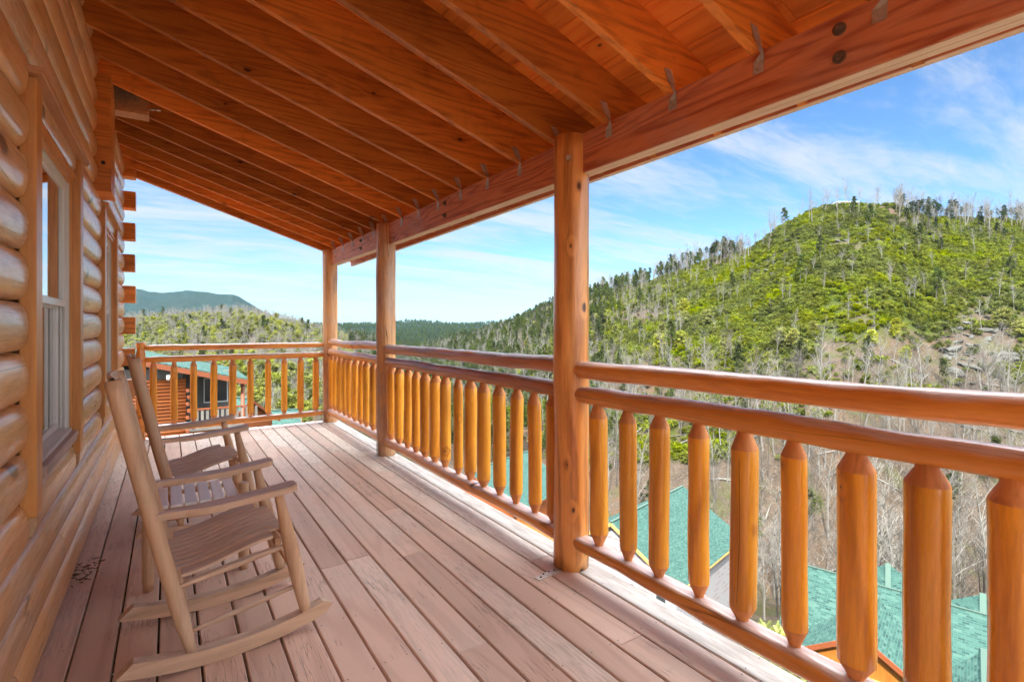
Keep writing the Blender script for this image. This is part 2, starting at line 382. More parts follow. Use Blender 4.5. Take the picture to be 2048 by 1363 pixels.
# cabin -----------------------------------------------------------------
cabin = empty('log_cabin', (WX, 0, 0)); 
tag(cabin, 'honey coloured log cabin with the covered porch the view is taken from', 'cabin')
CABIN_OFF = Vector((-WX, 0, 0))
def cb(mbx, name, mat, parent=None):
    """build with world coordinates under the cabin (empty at WX)"""
    par = parent or cabin
    off = Vector((WX, 0, 0)) + (par.location if par is not cabin else Vector())
    mbx.v = [(p[0]-off.x, p[1]-off.y, p[2]-off.z) for p in mbx.v]
    return mbx.build(name, mat, par)
WIN = [2.47, 4.87]                               # left casing edges
OP = [(w0 + 0.11, w0 + 1.11) for w0 in WIN]
YW0, YW1 = -6.0, 7.24
def logseg(mb, n, y0, y1, caps=True, r=None):
    z0 = n*LP; nseg = 9; prof = []
    for i in range(nseg+1):
        a = -math.pi/2 + math.pi*i/nseg
        cz = z0 + LP/2 + (LP/2)*math.sin(a)
        cx = WX + (APX-WX)*max(0, math.cos(a))**0.55
        prof.append((cx, cz))
    ky = max(2, int((y1-y0)/0.25)); sd_ = n*7.3; rows = []
    if r is None: r = random.random()
    for k in range(ky+1):
        y = y0 + (y1-y0)*k/ky; row = []
        for i, (cx, cz) in enumerate(prof):
            dx = 0.003*mnoise.noise(Vector((y*1.4, i*0.35, sd_))) if 0 < i < nseg else 0
            row.append((cx+dx, y, cz))
        rows.append(row)
    mb.grid(rows, r=r)
    for y, rv in ((y0, False), (y1, True)):
        pts = [(p[0], y, p[1]) for p in prof] + [(-0.60, y, z0+LP), (-0.60, y, z0)]
        mb.poly(list(reversed(pts)) if rv else pts, r=r)
mb = MB()
NTOP = 21
for n in range(-2, NTOP):
    zc_ = (n+0.5)*LP; cuts = [YW0]
    segs = []
    if 0.70 < zc_ < 2.13:
        segs = [(YW0, WIN[0]-0.015), (WIN[0]+1.235, WIN[1]-0.015), (WIN[1]+1.235, YW1)]
    elif 0.60 < zc_ <= 0.70:      # log below the sill, cut back behind the casings only
        segs = [(YW0, WIN[0]-0.015), (WIN[0]+0.125, WIN[0]+1.105), (WIN[0]+1.235, WIN[1]-0.015), (WIN[1]+0.125, WIN[1]+1.105), (WIN[1]+1.235, YW1)]
    elif 2.13 < zc_ < 2.24:
        segs = [(YW0, WIN[0]-0.015), (WIN[0]+0.115, WIN[0]+1.115), (WIN[0]+1.235, WIN[1]-0.015), (WIN[1]+0.115, WIN[1]+1.115), (WIN[1]+1.235, YW1)]
    else:
        segs = [(YW0, YW1)]
    for (a, b_) in segs:
        # butt joints between shorter logs
        pts = [a]; 
        if b_ - a > 3:
            q = a + random.uniform(1.2, 3.4)
            while q < b_ - 0.6: pts.append(q); q += random.uniform(2.6, 4.4)
        pts.append(b_)
        for i in range(len(pts)-1):
            logseg(mb, n, pts[i] + (0.0008 if i else 0), pts[i+1] - (0.0015 if i < len(pts)-2 else 0))
cb(mb, 'log_wall', M['wall_log'])
mb = MB()
mb.box(-0.86, -0.80, -6.0, 7.14, -8, 3.4)
mb.box(-8.0, -0.88, -6.0, 7.14, -8, 3.3)
for w0 in WIN:                 # closing walls round each window recess
    pass
cb(mb, 'inner_wall', M['dark'])
mb = MB()                      # backing between logs and inner wall
def back(y0, y1, z0, z1): mb.box(-0.80, -0.48, y0, y1, z0, z1)
back(YW0, OP[0][0], -1, 3.4); back(OP[0][1], OP[1][0], -1, 3.4); back(OP[1][1], 7.2, -1, 3.4)
for (a, b_) in OP: back(a, b_, -1, 0.745); back(a, b_, 2.137, 3.4)
cb(mb, 'wall_core', M['dark'])
# square cut corner logs of the gable wall
for n in range(-2, 18):
    if n % 2 == 1:
        mb = MB(); z0 = n*LP + 0.0 - 0.006
        e = -0.315 + random.uniform(-.006, .006)
        mb.bbox(-1.2, e, 7.245, 7.42, z0, z0+0.19, 0.004)
        cb(mb, 'log_end', M['rafter'] if n > 3 else M['casing_y'])
# windows ----------------------------------------------------------------
def window(w0):
    y0, y1 = w0 + 0.11, w0 + 1.11
    root = MB()      # jamb liner and frame
    root.box(-0.449, -0.404, y1-0.001, y1+0.02, 0.745, 2.13, r=0.3); root.box(-0.449, -0.404, y0-0.02, y0+0.001, 0.745, 2.13, r=0.3)
    root.box(-0.436, -0.426, y1-0.02, y1-0.0015, 0.75, 2.11, r=.6); root.box(-0.449, -0.420, y0+0.0015, y1-0.0015, 2.092, 2.122, r=.4)
    root.box(-0.444, -0.409, y0, y1, 2.122, 2.134, r=.9)
    win = cb(root, 'window', M['casing']); 
    def sub(f, name, mat):
        m_ = MB(); f(m_); return cb(m_, name, mat, win)
    sub(lambda m_: m_.bbox(-0.440, -0.392, w0, w0+0.108, 0.655, 2.224, 0.004), 'side_casing', M['casing'])
    sub(lambda m_: m_.bbox(-0.428, -0.392, y1+0.001, y1+0.109, 0.655, 2.224, 0.004), 'side_casing', M['casing'])
    sub(lambda m_: m_.bbox(-0.46, -0.369, w0-0.035, w0+1.245, 2.226, 2.252, 0.003), 'drip_cap', M['casing_y'])
    def sill(m_):
        m_.bbox(-0.534, -0.400, y0+0.14, y1-0.002, 0.752, 0.782, 0.004); m_.box(-0.534, -0.424, y0+0.001, y0+0.139, 0.752, 0.781)
        m_.box(-0.425, -0.405, y0+0.145, y1-0.004, 0.735, 0.7515)
    sub(sill, 'window_sill', M['sill'])
    def vin(m_):     # vinyl tracks
        m_.box(-0.509, -0.437, y1-0.014, y1-0.002, 0.783, 2.10); m_.box(-0.509, -0.437, y0+0.002, y0+0.014, 0.783, 2.10)
        for xx in (-0.452, -0.469, -0.486, -0.500): m_.box(xx-0.003, xx+0.003, y1-0.030, y1-0.0145, 0.784, 2.095); m_.box(xx-0.003, xx+0.003, y0+0.0145, y0+0.030, 0.784, 2.095)
        m_.box(-0.504, -0.444, y0+0.015, y1-0.015, 2.077, 2.091)
        m_.box(-0.514, -0.426, y0+0.015, y1-0.015, 0.7825, 0.800)
    sub(vin, 'window_frame', M['vinyl'])
    def sash(m_, xx, z0, z1, t_=0.036):
        a, b_ = y0+0.031, y1-0.031
        m_.bbox(xx-0.011, xx+0.011, a, a+t_, z0, z1, 0.003); m_.bbox(xx-0.011, xx+0.011, b_-t_, b_, z0, z1, 0.003)
        m_.bbox(xx-0.0105, xx+0.0105, a+t_+.0005, b_-t_-.0005, z0, z0+t_, 0.003); m_.bbox(xx-0.0105, xx+0.0105, a+t_+.0005, b_-t_-.0005, z1-t_, z1, 0.003)
    zm = 1.435
    sub(lambda m_: sash(m_, -0.461, zm, 2.076), 'upper_sash', M['vinyl']); sub(lambda m_: sash(m_, -0.489, 0.802, zm+0.02, 0.03), 'lower_sash', M['vinyl'])
    def pane(m_, xx, z0, z1): m_.box(xx-0.002, xx+0.002, y0+0.06, y1-0.06, z0, z1)
    sub(lambda m_: pane(m_, -0.461, zm+0.03, 2.045), 'pane', M['glass']); sub(lambda m_: pane(m_, -0.489, 0.83, zm-0.005), 'pane', M['glass'])
    def curt(m_):
        for (z0, z1, amp, fr) in ((1.40, 2.12, 0.003, 30),):
            m_.grid([[(-0.575 + amp*math.sin(fr*y), y, z) for y in np.linspace(y0+.002, y1-.002, 120)] for z in (z0, z1)])
    sub(curt, 'roller_shade', M['curtain'])
    def bl(m_):
        m_.grid([[(-0.60 + 0.012*math.sin(62*y)+0.006*math.sin(151*y), y, z) for y in np.linspace(y0+.002, y1-.002, 220)] for z in (0.76, 1.41)])
    sub(bl, 'curtain', M['blind'])
    return win
for w0 in WIN: window(w0)

# roof -------------------------------------------------------------------
RY = [1.112 + 0.403*n for n in range(-8, 17)]
def rafter(y, x0=-0.80, x1=2.236, th=0.038, parent=None):
    m_ = MB(); poly = [(x0, zb(x0)), (x1, zb(x1)), (x1, zb(x1)+0.247), (x0, zb(x0)+0.247)]
    m_.prism(poly, 'y', y, y+th); return cb(m_, 'rafter', M['rafter'])
for i, y in enumerate(RY):
    rf = rafter(y)
    if 0.3 < y < 7.3:         # twisted steel tie from the rafter's near side down to the beam face
        m_ = MB(); zz = 2.388; c = []
        xx = XP - 0.003
        P = [(XP-0.045, y-0.002, zz+0.085), (XP-0.02, y-0.003, zz+0.03), (xx, y-0.008, zz-0.01), (xx, y+0.004, zz-0.04), (xx, y+0.006, zz-0.085)]
        N = [(0.021, 0, 0)]*2 + [(0.013, 0.013, 0)] + [(0, 0.021, 0)]*2
        A = [tuple(p[k]-n_[k] for k in range(3)) for p, n_ in zip(P, N)]; B = [tuple(p[k]+n_[k] for k in range(3)) for p, n_ in zip(P, N)]
        m_.grid([A, B], sm=False)
        A2 = [(p[0]+(0.001), p[1]-0.0015, p[2]) for p in A]; B2 = [(p[0]+0.001, p[1]-0.0015, p[2]) for p in B]
        m_.grid([B2, A2], sm=False)
        for (q, dz) in ((3, -0.005), (3, -0.025), (4, 0.012)): 
            p = P[q]; m_.box(p[0]-0.004, p[0]-0.001, p[1]-0.010, p[1]-0.004, p[2]+dz-0.003, p[2]+dz+0.003); m_.box(p[0]-0.004, p[0]-0.001, p[1]+0.004, p[1]+0.010, p[2]+dz-0.003, p[2]+dz+0.003)
        cb(m_, 'metal_tie', M['galv'], rf)
mb = MB()
xs = -0.80
sec = 1/math.sqrt(1+0.325**2); k = 0
while xs < 2.236:
    x2 = min(xs + 0.138, 2.236); y = Y0 + random.random()
    while y < YEND-0.02:
        y2 = min(y + random.choice([1.22, 1.63, 2.44, 3.25]), YEND-0.02)
        a, b_ = xs+0.0018, x2-0.0018
        z = lambda x: zb(x) + 0.2475
        mb.prism([(a, z(a)+0.004), (a+0.006, z(a+0.006)), (b_-0.006, z(b_-0.006)), (b_, z(b_)+0.004), (b_, z(b_)+0.02), (a, z(a)+0.02)], 'y', y+0.0008, y2-0.0008)
        y = y2
    xs = x2
cb(mb, 'ceiling_plank', M['soffit'])
mb = MB(); z = lambda x: zb(x) + 0.27
mb.prism([(-4.6, z(-4.6)), (2.285, z(2.285)), (2.285, z(2.285)+0.03), (-4.6, z(-4.6)+0.03)], 'y', Y0, YEND+0.04, r=.5)
mb.prism([(-4.6, z(-4.6)), (-0.9, z(-0.9)), (-0.9, z(-0.9)+0.03), (-4.6, z(-4.6)+0.03)], 'y', -6.2, Y0-.001, r=.5)
zr = z(-4.6); mb.prism([(-11.5, zr-2.6), (-4.603, zr), (-4.603, zr+0.03), (-11.5, zr-2.57)], 'y', -6.2, YEND+0.04, r=.5)
cb(mb, 'roof', M['dark'])
def sheared(m_, x0, x1, za0, za1, zc0, zc1, y0, y1, r=0.4):
    """box whose bottom/top heights differ at both ends"""
    b = len(m_.v)
    m_.v += [(x0,y0,za0),(x1,y0,za0),(x1,y1,zc0),(x0,y1,zc0),(x0,y0,za1),(x1,y0,za1),(x1,y1,zc1),(x0,y1,zc1)]
    for q in ((0,3,2,1),(4,5,6,7),(0,1,5,4),(1,2,6,5),(2,3,7,6),(3,0,4,7)): m_.face([b+i for i in q], r)
mb = MB(); sheared(mb, 2.238, 2.276, 2.305, 2.53, 2.215, 2.53, Y0, YEND+0.03, 0.55)
fb = cb(mb, 'fascia_board', M['beam'])
mb = MB(); sheared(mb, 2.2385, 2.2755, 2.3018, 2.3047, 2.2118, 2.2147, Y0, YEND+0.03, 0.55); cb(mb, 'fascia_edge', M['pale_edge'], fb)
mb = MB(); sheared(mb, 2.2765, 2.281, 2.33, 2.56, 2.235, 2.56, Y0, YEND+0.03); cb(mb, 'drip_edge', M['rust'])
mb = MB(); m2 = [(-0.80, zb(-0.80)-0.004), (2.236, zb(2.236)-0.004), (2.236, zb(2.236)+0.265), (-0.80, zb(-0.80)+0.265)]
mb.prism(m2, 'y', YEND-0.018, YEND+0.018); cb(mb, 'barge_board', M['rafter'])
mb = MB(); mb.bbox(1.880, 1.9182, Y0, 7.36, 2.170, 2.386, 0.003, r=.35); mb.bbox(1.9195, 1.957, Y0, 7.36, 2.172, 2.378, 0.003, r=.5)
beam = cb(mb, 'beam', M['beam'])
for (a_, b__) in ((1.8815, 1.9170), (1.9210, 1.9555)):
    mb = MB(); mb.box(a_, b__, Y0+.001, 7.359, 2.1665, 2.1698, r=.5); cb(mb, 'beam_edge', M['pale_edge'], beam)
for (y, zs) in ((0.83, (2.335, 2.24)), (3.80, (2.335, 2.235)), (6.0, (2.33, 2.24))):
    for zz in zs:
        m_ = MB(); m_.tube([(1.8795, y, zz), (1.872, y, zz)], 0.021, 16, sm=False); m_.tube([(1.872, y, zz), (1.862, y, zz)], 0.011, 6, sm=False); m_.tube([(1.862, y, zz), (1.852, y, zz)], 0.006, 8)
        cb(m_, 'bolt', M['rust'], beam)
# boxed bracket column and beam stub high on the wall
mb = MB(); mb.bbox(-0.46, -0.335, 4.56, 4.86, 2.285, 3.09, 0.003, r=.4); mb.bbox(-0.46, -0.329, 4.55, 4.866, 2.268, 2.2845, 0.002, r=.9)
box = cb(mb, 'boxed_column', M['rafter'])
mb = MB(); mb.tube([(-0.378, 4.561, 2.47), (-0.378, 4.556, 2.47)], 0.013, 14, sm=False); cb(mb, 'bolt_hole', M['dark'], box)
mb = MB(); mb.bbox(-0.45, -0.13, 4.89, 4.93, 2.985, 3.13, 0.002, r=.1); mb.bbox(-0.45, -0.128, 4.872, 5.02, 2.958, 2.9845, 0.002, r=.9); mb.bbox(-0.45, -0.13, 4.97, 5.01, 2.985, 3.13, 0.002, r=.1)
stub = cb(mb, 'beam_stub', M['casing_y'])
mb = MB(); mb.tube([(-0.129, 4.90, 3.015), (-0.09, 4.88, 3.015)], 0.006, 8); mb.tube([(-0.09, 4.88, 3.015), (-0.05, 4.88, 3.02)], 0.009, 8); mb.box(-0.132, -0.124, 4.885, 4.915, 2.99, 3.04)
cb(mb, 'security_hook', M['chrome'], stub)
# nest
ne = empty('bird_nest', (-0.30, 4.86, 3.10)); tag(ne, 'small untidy twig bird nest tucked under the rafters above the wall box', 'nest')
mb = MB()
for i in range(420):
    p = Vector((random.gauss(0, .055), random.gauss(-0.02, .02), random.gauss(0, .035)))
    d_ = Vector((random.gauss(0, 1), random.gauss(0, .5), random.gauss(0, .7))).normalized()*random.uniform(.015, .05)
    mb.tube([p-d_, p+d_*.2+Vector((0,0,.004)), p+d_], 0.0011, 3, sm=False)
mb.build('twigs', M['twig'], ne)

# posts ------------------------------------------------------------------
def post(y, mat, label, brk):
    o = empty('porch_post', (XP, y, 0)); tag(o, label, 'post', 'log posts of the porch')
    m_ = MB(); zs = [0.001 + 2.384*i/26 for i in range(27)]
    sd_ = random.random()*30
    m_.tube([(0.004*mnoise.noise(Vector((z_*1.3, sd_, 0))), 0.004*mnoise.noise(Vector((z_*1.3, 0, sd_))), z_) for z_ in zs],
            [0.098 + 0.003*mnoise.noise(Vector((z_*2.2, sd_, 5))) for z_ in zs], 28, wob=0.02)
    m_.build('log_shaft', mat, o)
    if mat is M['post']:
        ck = MB(); an0 = R(-62); A_ = []; B_ = []
        for z_ in np.linspace(0.01, 2.375, 90):
            an = an0 + 0.10*mnoise.noise(Vector((z_*1.1, 3.3, 0))) + 0.02*mnoise.noise(Vector((z_*9, 1, 0))); wd = 0.0011 + 0.0011*abs(mnoise.noise(Vector((z_*2.1, 7, 0))))*2
            for L_, sg in ((A_, -1), (B_, 1)): aa = an + sg*wd/0.098; L_.append((0.1012*math.cos(aa), 0.1012*math.sin(aa), z_))
        ck.grid([A_, B_], sm=False); ck.build('drying_crack', M['dark'], o)
    if brk == 'angle':
        b = MB(); b.box(-0.108, -0.1045, -0.06, -0.018, 0.003, 0.155); b.box(-0.17, -0.1085, -0.06, -0.018, 0.0025, 0.0055)
        for q in (0.04, 0.08, 0.12): b.tube([(-0.108, -0.039, q), (-0.112, -0.039, q)], 0.006, 8, sm=False)
        b.build('angle_bracket', M['galv'], o)
    else:
        b = MB(); mt = Matrix.Rotation(R(8), 4, 'Z'); b.box(-0.27, -0.096, -0.02, 0.022, 0.0025, 0.0055, mat=mt)
        b.build('floor_plate', M['galv'], o)
        for q in (-0.24, -0.205, -0.165, -0.13): s = MB(); s.tube([mt @ Vector((q, 0.0+0.01*((q*100) % 2), 0.005)), mt @ Vector((q, 0.01*((q*100) % 2), 0.0085))], 0.0055, 6, sm=False); s.build('screw', M['nail'], o)
        k_ = MB(); k_.tube([(-0.075, -0.066, 2.245), (-0.086, -0.076, 2.245)], 0.017, 16, sm=False); k_.tube([(-0.086, -0.076, 2.245), (-0.092, -0.082, 2.244)], 0.008, 10); k_.build('bolt', M['chrome'], o)
    return o
post(YA, M['post'], 'nearest tall honey coloured log post, with knots and a long vertical crack', 'plate')
post(YB, M['post_w'], 'middle log post between the two long railings, greyed and streaked on its outer side', 'angle')
post(YC, M['post_w'], 'farthest log post at the outer corner of the porch', 'angle')
post(Y0+.15, M['post'], 'log post behind the viewer', 'angle')

# railings ---------------------------------------------------------------
def rail_log(name, p0, p1, r, mat, parent, flat=None, wob=0.09, und=0.008):
    L = (Vector(p1)-Vector(p0)).length; k_ = max(8, int(L/0.09)); pts = []; rad = []; sd_ = random.random()*60
    ax = 0 if abs(p1[0]-p0[0]) > abs(p1[1]-p0[1]) else 1
    for i in range(k_+1):
        t_ = i/k_; q = Vector(p0).lerp(Vector(p1), t_)
        q.z += und*mnoise.noise(Vector((t_*L*1.1, sd_, 0)))*2; q[1-ax] += und*mnoise.noise(Vector((t_*L*1.1, 0, sd_)))*2
        e = min(t_*L, (1-t_)*L)
        f = min(1.0, 0.72 + 0.28*math.sqrt(max(0, min(1, e/0.05))))
        pts.append(q); rad.append(r*f*(1+0.05*mnoise.noise(Vector((t_*L*1.7, sd_, 9)))))
    m_ = MB(); m_.tube(pts, rad, 18, wob=wob)
    if flat is not None: m_.v = [(p[0], p[1], min(p[2], flat + 0.002*mnoise.noise(Vector(p)*4))) for p in m_.v]
    return m_.build(name, mat, parent)
def baluster(parent, x, y, zt, zbm, r, tilt=0.0):
    m_ = MB(); b0, b1 = zbm + 0.055 + random.uniform(-.008, .008), zt - 0.062 + random.uniform(-.01, .008)
    n_ = 14; kk = 9; sd_ = random.random()*90
    zs = [b0 + (b1-b0)*i/kk for i in range(kk+1)]
    rn = r*0.46
    ctr = lambda z_: (tilt*(z_-0.5) + 0.003*mnoise.noise(Vector((z_*3, sd_, 0))), 0.003*mnoise.noise(Vector((z_*3, 0, sd_))))
    prof = [(zbm-0.02, rn*0.9, 1), (zbm+0.006, rn, 1), (b0-0.006, r*0.9, 1)] + [(b0+0.004, r, 0)] + [(z_, r*(1+0.05*mnoise.noise(Vector((z_*4, sd_, 3)))), 0) for z_ in zs[1:-1]] + [(b1-0.003, r, 0), (b1+0.006, r*0.94, 1), (zt-0.012, rn*1.15, 1), (zt+0.02, rn, 1)]
    rings = []
    rf = random.random()
    fac = [1 + 0.09*mnoise.noise(Vector((math.cos(2*math.pi*j/n_)*1.6, math.sin(2*math.pi*j/n_)*1.6, sd_))) for j in range(n_)]
    fac = [f_*(1-0.07*max(0, math.cos(2*math.pi*j/n_*1.0 + sd_)**5)) for j, f_ in enumerate(fac)]
    for (z_, rr, mi) in prof:
        c_ = ctr(z_); ring = []
        for j in range(n_):
            an = 2*math.pi*j/n_; q = rr*fac[j]*(1+0.035*mnoise.noise(Vector((j*1.1, z_*5, sd_))))
            ring.append(len(m_.v)); m_.v.append((x + c_[0] + q*math.cos(an), y + c_[1] + q*math.sin(an), z_))
        rings.append(ring)
    for i in range(len(prof)-1):
        mi = 1 if (prof[i][2] or prof[i+1][2]) else 0
        for j in range(n_):
            jj = (j+1) % n_; m_.face([rings[i][j], rings[i][jj], rings[i+1][jj], rings[i+1][j]], rf, mi, True)
    o = m_.build('baluster', [M['baluster'], M['baluster_end']], parent)
    if random.random() < 0.14:
        ck = MB(); A_ = []; B_ = []; an0 = R(180 + random.uniform(-20, 65)); za, zb_ = sorted((random.uniform(b0+.02, b1-.2), random.uniform(b0+.3, b1-.01)))
        for z_ in np.linspace(za, zb_, 24):
            an = an0 + 0.10*mnoise.noise(Vector((z_*4, sd_, 0))); c_ = ctr(z_); q = r*1.085; w_ = 0.0007/q
            A_.append((x+c_[0]+q*math.cos(an-w_), y+c_[1]+q*math.sin(an-w_), z_)); B_.append((x+c_[0]+q*math.cos(an+w_), y+c_[1]+q*math.sin(an+w_), z_))
        ck.grid([A_, B_], sm=False); ck.build('drying_crack', M['dark'], o)
    return o
def railing_y(y0, y1, ys, label, mats, radii, tz=(1.108, 0.972, 0.155)):
    o = empty('log_railing', (XP, (y0+y1)/2, 0)); oy = (y0+y1)/2
    tag(o, label, 'railing', 'log railings round the porch')
    a, b_ = y0 + 0.06 - oy, y1 - 0.06 - oy
    rail_log('top_rail', (-0.012, a-0.03, tz[0]), (-0.012, b_+0.03, tz[0]-0.006), 0.047, mats[0], o)
    rail_log('middle_rail', (-0.012, a-0.03, tz[1]), (-0.012, b_+0.03, tz[1]-0.004), 0.047, mats[1], o)
    rail_log('bottom_rail', (-0.012, a-0.03, tz[2]), (-0.012, b_+0.03, tz[2]), 0.05, mats[2], o, flat=tz[2]+0.036)
    for i, y in enumerate(ys):
        baluster(o, -0.005, y - oy, tz[1]-0.042, tz[2]+0.034, radii[i % len(radii)], random.uniform(-.012, .012))
    return o
ry = M['rail_y']
railing_y(Y0+.15, YA, [1.993, 1.785, 1.593, 1.381, 1.177, .9795, .778, .587, .399, .2, 0.0, -.2, -.4, -.6, -.8], 'nearest log railing with thick honey balusters, right of the nearest post', (ry, ry, ry),
          [.050, .044, .046, .043, .052, .044, .056, .056, .054])
railing_y(YA, YB, [2.374, 2.559, 2.761, 2.964, 3.174, 3.368, 3.563, 3.79, 3.978, 4.18, 4.378, 4.577, 4.79, 5.009], 'log railing between the nearest post and the middle post, its top rail greyed', (M['rail_old'], M['rail_old'], ry),
          [.042, .044, .043, .046, .050, .046, .038, .046, .050, .048, .046, .044, .050, .046])
railing_y(YB, YC, [5.36, 5.56, 5.79, 5.98, 6.21, 6.46, 6.66, 6.885, 7.1, 7.28], 'short log railing between the middle post and the far corner post', (ry, ry, ry),
          [.044, .046, .043, .046, .050, .044])
# far cross railing
o = empty('log_railing', (0.8, YC, 0)); tag(o, 'log railing across the far end of the porch, beyond the rocking chairs', 'railing', 'log railings round the porch')
rx = M['rail_x']
rail_log('top_rail', (-1.03, 0, 1.078), (1.01, 0, 1.066), 0.036, rx, o, wob=.03, und=.003)
rail_log('middle_rail', (-1.03, 0, 0.935), (1.01, 0, 0.935), 0.038, rx, o, wob=.03, und=.003)
rail_log('bottom_rail', (-1.03, 0, 0.118), (1.01, 0, 0.140), 0.044, rx, o, und=.003, flat=0.165)
for x in (-.149, .054, .255, .4705, .674, .878, 1.088, 1.286, 1.487, 1.689):
    baluster(o, x-0.8, 0, 0.905, 0.155, random.choice((.037, .040, .042, .038)))
m_ = MB(); m_.tube([(-1.07, 0, z_) for z_ in (0.0, .3, .6, .9, 1.02, 1.05, 1.10, 1.14)], [.05, .052, .05, .05, .045, .037, .046, .050], 16, wob=.03)
m_.build('rail_post', M['rail_x'], o)

# floor litter -----------------------------------------------------------
mb = MB()
for i in range(70):
    cx, cy = (-0.385 + random.gauss(0, .035), 3.62 + random.gauss(0, .08)); a = random.random()*6.3; L = random.uniform(.008, .035)
    p = Vector((cx, cy, .004)); d_ = Vector((math.cos(a), math.sin(a), random.uniform(0, .25)))*L
    mb.tube([p, p+d_], random.uniform(.0012, .003), 4, sm=False)
tag(mb.build('leaf_litter', M['leaf_litter']), 'little heap of dry brown leaves and twigs on the deck against the log wall', 'litter', kind='stuff')
mb = MB()
for i in range(60):
    if i < 45: cx, cy = random.uniform(-.42, -.34), random.uniform(1.2, 2.6)
    else: cx, cy = random.uniform(-.25, 1.0), random.uniform(1.0, 3.2)
    rr = random.uniform(.0015, .005); b = len(mb.v)
    for k_ in range(6): mb.v.append((cx+rr*math.cos(k_*1.05), cy+rr*1.5*math.sin(k_*1.05), .0031))
    mb.face(range(b, b+6))
tag(mb.build('white_specks', M['dropping']), 'scattered white specks dropped on the deck along the log wall', 'droppings', kind='stuff')
# ================================================================ rocking chairs and table
def slab_outline(m_, outline, z0f, th, r=0.5, m=0):
    """flat board: outline [(x,y)], height function z0f(x), thickness th"""
    n = len(outline); b = len(m_.v)
    m_.v += [(p[0], p[1], z0f(p[0])) for p in outline] + [(p[0], p[1], z0f(p[0])+th) for p in outline]
    m_.face([b+i for i in reversed(range(n))], r, m); m_.face([b+n+i for i in range(n)], r, m)
    for i in range(n):
        j = (i+1) % n; m_.face([b+i, b+j, b+n+j, b+n+i], r, m)
def rocking_chair(loc, rz, label):
    """front faces +x; origin on the floor at the near (y=0) rear foot line"""
    o = empty('rocking_chair', loc, rz); tag(o, label, 'chair', 'wooden rocking chairs on the porch')
    W = 0.47
    # rockers
    for s, y in ((0, 0.0), (1, W)):
        m_ = MB(); top = []; bot = []; N = 18
        xa, xb = -0.115, 0.575
        for i in range(N+1):
            t_ = i/N; x = xa + (xb-xa)*t_
            zc_ = 0.002 + 0.37*(x-0.20)**2
            bot.append((x, zc_)); top.append((x, zc_+0.058))
        bot[0] = (xa-0.055, bot[0][1]+0.012); bot[-1] = (xb+0.005, bot[-1][1]+0.004); top[-1] = (xb-0.01, top[-1][1]); top.insert(N+1, (xb+0.035, top[-1][1]-0.018))
        b = len(m_.v); pr = bot + list(reversed(top)); n = len(pr)
        y0_, y1_ = y-0.024, y+0.024
        m_.v += [(p[0], y0_, p[1]) for p in pr] + [(p[0], y1_, p[1]) for p in pr]
        # side faces as strips to stay planar-safe
        for i in range(n): j = (i+1) % n; m_.face([b+i, b+n+i, b+n+j, b+j])
        m_.face([b+i for i in range(n)]); m_.face([b+n+i for i in reversed(range(n))])
        m_.build('rocker', M['chair_x'], o)
    # rear posts
    def P(x0, x1, z0, z1, t_, bow=0.0): return (x0+(x1-x0)*t_ - bow*math.sin(math.pi*t_), z0+(z1-z0)*t_)
    for y in (0.0, W-0.015):
        m_ = MB(); N = 22; pts = []; rad = []
        for i in range(N+1):
            t_ = i/N; x, z = P(0.07, -0.175, 0.062, 1.138, t_, 0.004); pts.append((x, y, z))
            rad.append(0.017+0.0115*min(1, t_/0.13) if t_ < 0.13 else (0.0285 if t_ < 0.985 else 0.0265))
        m_.tube(pts, rad, 16); m_.build('rear_post', M['chair'], o)
    for y in (-0.008, W+0.008):
        m_ = MB(); N = 16; pts = []; rad = []
        for i in range(N+1):
            t_ = i/N; x, z = P(0.495, 0.385, 0.094, 0.618, t_); pts.append((x, y, z))
            rad.append(0.019 + 0.0115*math.sin(math.pi*min(1, t_*1.05+0.05))**0.8)
        m_.tube(pts, rad, 16); m_.build('front_post', M['chair'], o)
    # back slats (ladder back)
    for i in range(7):
        t_ = 0.42 + i*0.088; m_ = MB(); x, z = P(0.07, -0.175, 0.062, 1.138, t_); x2, z2 = P(0.07, -0.175, 0.062, 1.138, t_+0.060)
        rows = []
        for (xx, zz, off) in ((x, z, -0.006), (x2, z2, -0.006), (x2, z2, 0.006), (x, z, 0.006), (x, z, -0.006)):
            row = []
            for k_ in range(9):
                q = k_/8; yy = 0.012 + (W-0.04)*q; bow = -0.018*math.sin(math.pi*q)
                row.append((xx+off+bow, yy, zz))
            rows.append(row)
        m_.grid(rows, sm=False); m_.build('back_slat', M['chair_y'], o)
    # seat: contoured slats running front to back on two cross rails
    def zs(x): 
        t_ = (x-0.0)/0.42
        return 0.366 + 0.075*t_ + 0.010*math.sin(math.pi*2*(t_-0.48)) 
    ns = 9; sw = (W-0.02)/ns
    for i in range(ns):
        m_ = MB(); y0_ = 0.008 + i*sw; y1_ = y0_ + sw - 0.015
        if i == 0: y0_ = -0.022
        if i == ns-1: y1_ = W+0.022
        xs_ = np.linspace(-0.015 if 0 < i < ns-1 else 0.035, 0.415 if 0 < i < ns-1 else 0.36, 14)
        rows = [[(x, yy, zs(x)+dz) for x in xs_] for (yy, dz) in ((y0_, 0.004), (y0_, .013), (y0_+.003, .016), (y1_-.003, .016), (y1_, .013), (y1_, 0.004), (y0_, 0.004))]
        m_.grid(rows, sm=False)
        for q in (0, -1): m_.poly([rw[q] for rw in rows[:6]])
        m_.build('seat_slat', M['chair_seat'], o)
    for q in ((-0.005, 0.02, 0.02, W-0.03, 0.335, 0.362, .002), (0.375, 0.40, 0.01, W-0.01, 0.395, 0.425, .002)):
        m_ = MB(); m_.bbox(*q); m_.build('seat_rail', M['chair_y'], o)
